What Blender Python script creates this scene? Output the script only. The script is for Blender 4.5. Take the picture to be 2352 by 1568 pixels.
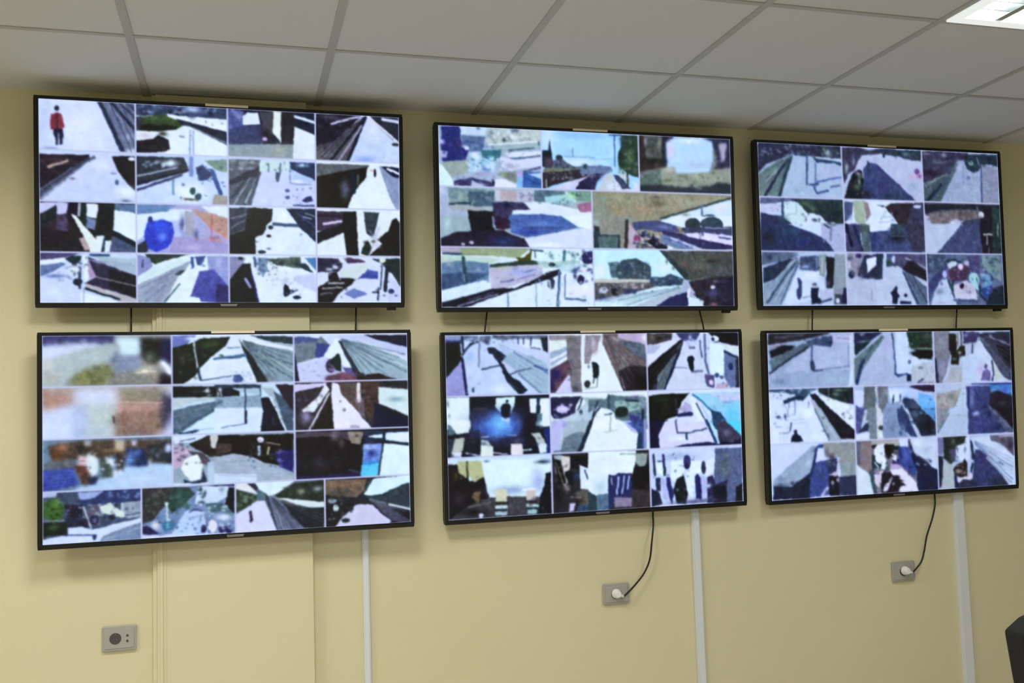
import bpy, bmesh, math, random
import numpy as np
from mathutils import Vector, Matrix

# ------------------------------------------------------------------ camera, world, exposure, lamps' strength
scene = bpy.context.scene
for o in list(bpy.data.objects):
    bpy.data.objects.remove(o, do_unlink=True)
COL = scene.collection

F_PX, YAW, PITCH, ROLL = 2229.8, 0.276732, 0.075118, -0.031036
CAM = Vector((0.4470, -3.5980, 1.4365))
def camera_axes():
    cy, sy, cp, sp = math.cos(YAW), math.sin(YAW), math.cos(PITCH), math.sin(PITCH)
    f = Vector((sy*cp, cy*cp, sp)); r0 = Vector((cy, -sy, 0)); u0 = r0.cross(f)
    cr, sr = math.cos(ROLL), math.sin(ROLL)
    return cr*r0+sr*u0, -sr*r0+cr*u0, f
cd = bpy.data.cameras.new('camera'); cam = bpy.data.objects.new('camera', cd); COL.objects.link(cam)
r, u, f = camera_axes()
M = Matrix((r, u, -f)).transposed().to_4x4(); M.translation = CAM
cam.matrix_world = M
cd.sensor_fit = 'HORIZONTAL'; cd.sensor_width = 36.0; cd.lens = F_PX/2352*36
cd.clip_start = .02; cd.clip_end = 60
scene.camera = cam

w = bpy.data.worlds.new('world'); scene.world = w; w.use_nodes = True
bg = w.node_tree.nodes['Background']; bg.inputs[0].default_value = (.9, .95, 1, 1); bg.inputs[1].default_value = .05
vs = scene.view_settings
vs.view_transform = 'Standard'; vs.look = 'None'; vs.gamma = 1; vs.use_curve_mapping = False
vs.exposure = 0.0
LAMP_SPREAD = 168
ROOM_LAMP = 21.2            # watts of each ceiling fixture
LAMP_COL = (1.0, 1.0, .95)
LAMP_W = {(4, 1): .5, (4, 4): .6}     # right-hand lamps turned down so the wall dims to the right
SCREEN_GAIN = 1.0

CEIL_Z = 2.605
GX, GY, TILE = 0.1434, 0.5593, 0.6     # ceiling grid: a joint at x = GX, first joint GY from the wall

# ------------------------------------------------------------------ helpers
def tag(o, label=None, cat=None, group=None, kind=None):
    if label: o['label'] = label
    if cat: o['category'] = cat
    if group: o['group'] = group
    if kind: o['kind'] = kind
    return o
def link(o, parent=None):
    COL.objects.link(o)
    if parent: o.parent = parent
    return o
def obj(name, bm, mats, parent=None, smooth=False, bevel=0, seg=2):
    me = bpy.data.meshes.new(name)
    bmesh.ops.recalc_face_normals(bm, faces=bm.faces)
    if smooth:
        for fc in bm.faces: fc.smooth = True
    bm.to_mesh(me); bm.free()
    for m in (mats if isinstance(mats, (list, tuple)) else [mats]): me.materials.append(m)
    o = bpy.data.objects.new(name, me); link(o, parent)
    if bevel:
        md = o.modifiers.new('bevel', 'BEVEL'); md.width = bevel; md.segments = seg; md.limit_method = 'ANGLE'
    return o
def thing(name, label, cat, loc, rot=None, group=None):
    o = bpy.data.objects.new(name, None); link(o); o.location = loc; o.empty_display_size = .05
    if rot is not None: o.rotation_euler = rot
    return tag(o, label, cat, group)
def bx(bm, x0, x1, y0, y1, z0, z1, mi=0):
    vs_ = [bm.verts.new((x, y, z)) for x in (x0, x1) for y in (y0, y1) for z in (z0, z1)]
    for q in ((0,1,3,2), (4,6,7,5), (0,4,5,1), (2,3,7,6), (0,2,6,4), (1,5,7,3)):
        fc = bm.faces.new([vs_[i] for i in q]); fc.material_index = mi
    return vs_
def cyl(bm, c, axis, r0, r1, h, n=24, mi=0):
    axis = Vector(axis).normalized(); t = axis.orthogonal().normalized(); b = axis.cross(t)
    c = Vector(c); A, B = [], []
    for i in range(n):
        a = 2*math.pi*i/n; d = t*math.cos(a)+b*math.sin(a)
        A.append(bm.verts.new(c+d*r0)); B.append(bm.verts.new(c+axis*h+d*r1))
    for i in range(n):
        bm.faces.new((A[i], A[(i+1) % n], B[(i+1) % n], B[i])).material_index = mi
    bm.faces.new(A[::-1]).material_index = mi; bm.faces.new(B).material_index = mi
def catmull(P, k=8):
    P = [Vector(p) for p in P]; Q = [2*P[0]-P[1]]+P+[2*P[-1]-P[-2]]; out = []
    for i in range(1, len(Q)-2):
        a, b, c, d = Q[i-1:i+3]
        for j in range(k):
            t = j/k
            out.append(.5*((2*b)+(c-a)*t+(2*a-5*b+4*c-d)*t*t+(3*b-a-3*c+d)*t**3))
    out.append(P[-1]); return out
def tube(bm, P, rad, n=10, k=8, mi=0):
    pts = catmull(P, k) if len(P) > 2 else [Vector(p) for p in P]
    rings = []; t0 = (pts[1]-pts[0]).normalized(); s = t0.orthogonal().normalized()
    for i, p in enumerate(pts):
        t = (pts[min(i+1, len(pts)-1)]-pts[max(i-1, 0)]).normalized()
        s = (s-t*s.dot(t)).normalized(); b = t.cross(s)
        rings.append([bm.verts.new(p+(s*math.cos(2*math.pi*j/n)+b*math.sin(2*math.pi*j/n))*rad) for j in range(n)])
    for A, B in zip(rings[:-1], rings[1:]):
        for j in range(n): bm.faces.new((A[j], A[(j+1) % n], B[(j+1) % n], B[j])).material_index = mi
    bm.faces.new(rings[0][::-1]); bm.faces.new(rings[-1])
def prism(bm, P, y0, y1, mi=0):
    """outline P of (x, z) pushed from y0 to y1"""
    A = [bm.verts.new((x, y0, z)) for x, z in P]; B = [bm.verts.new((x, y1, z)) for x, z in P]
    n = len(P)
    for i in range(n): bm.faces.new((A[i], A[(i+1) % n], B[(i+1) % n], B[i])).material_index = mi
    bm.faces.new(A[::-1]).material_index = mi; bm.faces.new(B).material_index = mi
def rrect(x0, x1, z0, z1, r, n=5):
    P = []
    for cx, cz, a0 in ((x1-r, z1-r, 0), (x0+r, z1-r, 90), (x0+r, z0+r, 180), (x1-r, z0+r, 270)):
        for i in range(n+1):
            a = math.radians(a0+90*i/n); P.append((cx+r*math.cos(a), cz+r*math.sin(a)))
    return P

# ------------------------------------------------------------------ materials
def lin(c):
    return tuple(x/12.92 if x <= .04045 else ((x+.055)/1.055)**2.4 for x in c)
def mat(name, col, rough=.6, metal=0, noise=0, nscale=8, bump=0, bscale=60, spec=.5, emit=None, es=0):
    m = bpy.data.materials.new(name); m.use_nodes = True
    nt = m.node_tree; b = nt.nodes['Principled BSDF']
    c = lin(col)+(1,)
    b.inputs['Base Color'].default_value = c
    b.inputs['Roughness'].default_value = rough; b.inputs['Metallic'].default_value = metal
    b.inputs['Specular IOR Level'].default_value = spec
    tc = nt.nodes.new('ShaderNodeTexCoord')
    n = nt.nodes.new('ShaderNodeTexNoise'); n.inputs['Scale'].default_value = nscale; n.inputs['Detail'].default_value = 5
    nt.links.new(tc.outputs['Object'], n.inputs['Vector'])
    rp = nt.nodes.new('ShaderNodeMapRange'); k = max(noise, .01)
    rp.inputs['To Min'].default_value = 1-k; rp.inputs['To Max'].default_value = 1+k
    nt.links.new(n.outputs['Fac'], rp.inputs['Value'])
    mx = nt.nodes.new('ShaderNodeVectorMath'); mx.operation = 'SCALE'; mx.inputs[0].default_value = c[:3]
    nt.links.new(rp.outputs[0], mx.inputs['Scale']); nt.links.new(mx.outputs[0], b.inputs['Base Color'])
    if bump:
        n2 = nt.nodes.new('ShaderNodeTexNoise'); n2.inputs['Scale'].default_value = bscale; n2.inputs['Detail'].default_value = 4
        nt.links.new(tc.outputs['Object'], n2.inputs['Vector'])
        bp = nt.nodes.new('ShaderNodeBump'); bp.inputs['Strength'].default_value = bump; bp.inputs['Distance'].default_value = .002
        nt.links.new(n2.outputs['Fac'], bp.inputs['Height']); nt.links.new(bp.outputs[0], b.inputs['Normal'])
    if emit:
        b.inputs['Emission Color'].default_value = tuple(emit)+(1,); b.inputs['Emission Strength'].default_value = es
    return m
M_wall = mat('cream_wall_paint', (.868, .838, .70), .55, noise=.035, nscale=2.2, bump=.25, bscale=180, spec=.3)
M_tile = mat('ceiling_tile', (.82, .83, .83), .9, noise=.02, nscale=40, bump=.3, bscale=260, spec=.1)
M_bar = mat('ceiling_grid_bar', (.70, .70, .68), .5, spec=.3)
M_floor = mat('pale_stone_floor', (.80, .77, .73), .5, noise=.06, nscale=5)
M_trunk = mat('white_trunking', (.87, .89, .91), .4, noise=.02)
M_black = mat('black_plastic', (.045, .045, .05), .38, noise=.05, spec=.45)
M_back = mat('black_housing', (.06, .06, .065), .6, noise=.05)
M_chrome = mat('silver_badge', (.50, .49, .50), .35, metal=.4)
M_sticker = mat('pale_sticker', (.92, .86, .76), .6, noise=.05, nscale=60)
M_cable = mat('black_cable', (.07, .06, .045), .5)
M_socket = mat('grey_socket', (.66, .655, .63), .45, noise=.02)
M_sockin = mat('dark_socket_well', (.30, .29, .27), .5)
M_pin = mat('socket_contact', (.55, .52, .45), .35, metal=.9)
M_plug = mat('white_plug', (.95, .94, .94), .4)
M_lampw = mat('white_lacquered_steel', (.93, .94, .94), .35, emit=(.9, 1, 1), es=0)
M_louvre = mat('bright_louvre', (.75, .78, .78), .25, metal=.7)
M_tube = mat('lamp_tube', (.95, .95, .95), .4, emit=(1, 1, .98), es=6.0)
M_chair = mat('black_chair_fabric', (.015, .015, .018), .8, noise=.1, nscale=120, bump=.4, bscale=400)
M_chrm = mat('chair_steel', (.25, .25, .26), .3, metal=.8)

def screen_material(name):
    m = bpy.data.materials.new(name); m.use_nodes = True
    nt = m.node_tree; b = nt.nodes['Principled BSDF']
    a = nt.nodes.new('ShaderNodeAttribute'); a.attribute_name = 'picture'
    b.inputs['Base Color'].default_value = (.004, .004, .005, 1)
    b.inputs['Roughness'].default_value = .32; b.inputs['Specular IOR Level'].default_value = .25
    nt.links.new(a.outputs['Color'], b.inputs['Emission Color'])
    b.inputs['Emission Strength'].default_value = SCREEN_GAIN
    return m
# ---- pictures on the screens: every camera feed is drawn with polygons, strokes and soft spots ----
TVW, TVH = 1.2349, 0.7088
BZ_L, BZ_R, BZ_T, BZ_B = .0145, .0120, .0110, .0165
SKETCH = {
 'TV1': [(76,216),(923,262),(929,707),(82,707)],
 'TV2': [(998.6,281),(1684,313),(1694.7,711),(1004,716.5)],
 'TV3': [(1731,319),(2297,347),(2313,709),(1749,712)],
 'TV4': [(83.5,761.5),(941,756),(952,1211.6),(88.6,1264.7)],
 'TV5': [(1011,763.5),(1704,757),(1714.7,1159),(1024,1206)],
 'TV6': [(1754,761),(2326.6,753),(2340.6,1119.6),(1766,1159)]}

def homography(src):
    dst = [(0, 0), (TVW, 0), (TVW, TVH), (0, TVH)]
    A, b = [], []
    for (x, y), (u, v) in zip(src, dst):
        A.append([x, y, 1, 0, 0, 0, -u*x, -u*y]); b.append(u)
        A.append([0, 0, 0, x, y, 1, -v*x, -v*y]); b.append(v)
    h = np.linalg.solve(np.array(A, float), np.array(b, float))
    return np.append(h, 1).reshape(3, 3)

def blur(im, s):
    k = int(3*s)+1
    w = np.exp(-.5*(np.arange(-k, k+1)/s)**2); w /= w.sum()
    for ax in (0, 1):
        pad = [(0, 0)]*3; pad[ax] = (k, k)
        q = np.pad(im, pad, mode='edge'); out = np.zeros_like(im)
        n = im.shape[ax]
        for i, wi in enumerate(w):
            out += wi*(q[i:i+n] if ax == 0 else q[:, i:i+n])
        im = out
    return im

WARP = .28
class Canvas:
    def __init__(self, name, nx, ny, ss):
        self.NX, self.NY = (nx+1)*ss, (ny+1)*ss
        self.ss = ss
        self.im = np.zeros((self.NY, self.NX, 3)); self.im[:] = .5
        self.H = homography(SKETCH[name])
        self.T = {}; self.cur = None; self.clip = (0, 0, self.NX, self.NY)
        self.rng = np.random.RandomState(sum(map(ord, name)))
    def pt(self, x, y):
        ox, oy, s = self.cur
        x = ox+x/s; y = oy+y/s
        a, b, c = self.H @ np.array([x, y, 1.])
        u = (a/c-BZ_L)/(TVW-BZ_L-BZ_R); v = (b/c-BZ_T)/(TVH-BZ_T-BZ_B)
        return np.array([u*self.NX, v*self.NY])
    def scale(self, x, y):
        p = self.pt(x, y); q = self.pt(x+10, y); r = self.pt(x, y+10)
        return np.linalg.norm(q-p)/10, np.linalg.norm(r-p)/10
    def box(self, x0, y0, x1, y1):
        cx0, cy0, cx1, cy1 = self.clip
        x0 = max(int(math.floor(x0)), cx0); y0 = max(int(math.floor(y0)), cy0)
        x1 = min(int(math.ceil(x1))+1, cx1); y1 = min(int(math.ceil(y1))+1, cy1)
        if x0 >= x1 or y0 >= y1: return None
        X, Y = np.meshgrid(np.arange(x0, x1)+.5, np.arange(y0, y1)+.5)
        return (slice(y0, y1), slice(x0, x1)), X, Y
    def poly(self, col, P):
        P = np.array([self.pt(*p) for p in P])
        B = self.box(P[:, 0].min(), P[:, 1].min(), P[:, 0].max(), P[:, 1].max())
        if B is None: return
        sl, X, Y = B; ins = np.zeros(X.shape, bool)
        for i in range(len(P)):
            (x0, y0), (x1, y1) = P[i], P[(i+1) % len(P)]
            if y0 == y1: continue
            c = ((y0 > Y) != (y1 > Y)) & (X < (x1-x0)*(Y-y0)/(y1-y0)+x0)
            ins ^= c
        self.im[sl][ins] = col
    def line(self, col, w, P):
        s = sum(self.scale(*P[0]))/2; r = max(w*s/2, .5)
        P = np.array([self.pt(*p) for p in P])
        for a, b in zip(P[:-1], P[1:]):
            B = self.box(min(a[0], b[0])-r-1, min(a[1], b[1])-r-1, max(a[0], b[0])+r+1, max(a[1], b[1])+r+1)
            if B is None: continue
            sl, X, Y = B; d = b-a; L = max(d@d, 1e-9)
            t = np.clip(((X-a[0])*d[0]+(Y-a[1])*d[1])/L, 0, 1)
            D = np.hypot(X-a[0]-t*d[0], Y-a[1]-t*d[1])
            al = np.clip(r-D+.5, 0, 1)[..., None]
            self.im[sl] = self.im[sl]*(1-al)+np.array(col)*al
    def ell(self, col, cx, cy, rx, ry, soft=None):
        sx, sy = self.scale(cx, cy); c = self.pt(cx, cy); rx *= sx; ry *= sy
        k = 1.9 if soft is not None else 1
        B = self.box(c[0]-rx*k, c[1]-ry*k, c[0]+rx*k, c[1]+ry*k)
        if B is None: return
        sl, X, Y = B; D = ((X-c[0])/max(rx, .5))**2+((Y-c[1])/max(ry, .5))**2
        if soft is None: al = (D < 1).astype(float)
        else:
            al = soft*np.exp(-D*1.1)*np.clip((3.6-D)/1.5, 0, 1)
        al = al[..., None]
        self.im[sl] = self.im[sl]*(1-al)+np.array(col)*al
    def run(self, text):
        for ln in text.split('\n'):
            f = ln.split()
            if not f: continue
            k = f[0]
            if k == 'T': self.T[f[1]] = tuple(map(float, f[2:])); continue
            if k == 'U': self.cur = self.T[f[1]]; continue
            if k == 'C':
                r, c, nr, nc = map(int, f[1:])
                self.clip = (round(self.NX*c/nc), round(self.NY*r/nr), round(self.NX*(c+1)/nc), round(self.NY*(r+1)/nr))
                if self.clip not in self.cells: self.cells.append(self.clip)
                continue
            if k == 'B':
                x0, y0, x1, y1 = self.clip; self.im[y0:y1, x0:x1] = blur(self.im[y0:y1, x0:x1], float(f[1])); continue
            col = [int(f[1][i:i+2], 16)/255 for i in (0, 2, 4)]
            v = list(map(float, f[2:]))
            if k == 'f':
                x0, y0, x1, y1 = self.clip; self.im[y0:y1, x0:x1] = col
            elif k == 'p': self.poly(col, list(zip(v[::2], v[1::2])))
            elif k == 'l': self.line(col, v[0], list(zip(v[1::2], v[2::2])))
            elif k == 'e': self.ell(col, *v)
            elif k == 'b': self.ell(col, v[1], v[2], v[3], v[4], v[0])
            elif k == 'F':
                w_, n = v[0], int(v[1]); a, b, c_, d = [np.array(v[i:i+2]) for i in (2, 4, 6, 8)]
                for i in range(n):
                    t = (i+.5)/n; self.line(col, w_, [a+(c_-a)*t, b+(d-b)*t])
            elif k == 'q':
                n, x0, y0, x1, y1, s = v
                for i in range(int(n)):
                    a, b, c_, d = self.rng.rand(4)
                    self.ell(col, x0+a*(x1-x0), y0+b*(y1-y0), s*(.4+.9*c_), s*(.3+.7*d), .8)
    cells = None

def feed_picture(name, text, nx, ny, ss=2, sep=(.76, .76, .88), sepa=.85):
    C = Canvas(name, nx, ny, ss); C.cells = []
    C.run(text)
    im = C.im
    # ragged edges: a small random warp inside every feed
    wf = []
    for k in range(2):
        n = C.rng.randn(C.NY//5+3, C.NX//5+3, 1); n = blur(n, .7); n /= n.std()
        n = blur(n.repeat(5, 0).repeat(5, 1)[:C.NY, :C.NX], 2.)[..., 0]
        wf.append(n*WARP*ss)
    out_ = im.copy()
    I, J = np.meshgrid(np.arange(C.NY), np.arange(C.NX), indexing='ij')
    for (x0, y0, x1, y1) in C.cells:
        s_ = (slice(y0, y1), slice(x0, x1))
        ii = np.clip(np.round(I[s_]+wf[0][s_]).astype(int), y0, y1-1)
        jj = np.clip(np.round(J[s_]+wf[1][s_]).astype(int), x0, x1-1)
        out_[s_] = im[ii, jj]
    im = out_
    # grain of the camera pictures, strongest in the middle tones
    mid = np.clip(1.15-abs(im.mean(2, keepdims=True)-.38)*2.2, .12, 1)
    for sx, sy, amp in ((3, 4, .018), (9, 3, .014), (4, 9, .016)):
        n = C.rng.randn(C.NY//sy+2, C.NX//sx+2, 3)*.35+C.rng.randn(C.NY//sy+2, C.NX//sx+2, 1)
        n = n.repeat(sy, 0).repeat(sx, 1)[:C.NY, :C.NX]
        n = blur(n, 1.5); n /= n.std()
        im = im+amp*n*mid
    im = np.clip(im, .02, 1)
    for sc, amp in ((3, .016), (8, .012)):
        n = C.rng.randn(C.NY//sc+2, C.NX//sc+2, 1)
        n = blur(n, .8); n /= n.std()
        n = n.repeat(sc, 0).repeat(sc, 1)[:C.NY, :C.NX]
        im = im*(1+amp*blur(n, sc*.4))
    im = blur(im, .75*ss)
    lw = .9*ss*nx/400
    X = np.arange(C.NX)+.5; Y = np.arange(C.NY)+.5
    for (x0, y0, x1, y1) in C.cells:
        for xe in (x0, x1):
            a = np.clip(lw-abs(X-xe)+.5, 0, 1)*sepa
            m = (Y >= y0) & (Y < y1); A = (m[:, None]*a[None])[..., None]
            im = im*(1-A)+np.array(sep)*A
        for ye in (y0, y1):
            a = np.clip(lw*.9-abs(Y-ye)+.5, 0, 1)*sepa
            m = (X >= x0) & (X < x1); A = (a[:, None]*m[None])[..., None]
            im = im*(1-A)+np.array(sep)*A
    im = blur(im, .35*ss)
    im = im.reshape(ny+1, ss, nx+1, ss, 3).mean((1, 3))
    im = blur(im, .45)
    im = (.62*im+.38*(3*im**2-2*im**3))*np.array([.945, .982, 1.03])
    im = im+(im.mean(2, keepdims=True)-im)*(.02+.28*np.clip(1-im.mean(2, keepdims=True)*1.8, 0, 1))
    return np.clip(im, 0, 1)

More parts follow.
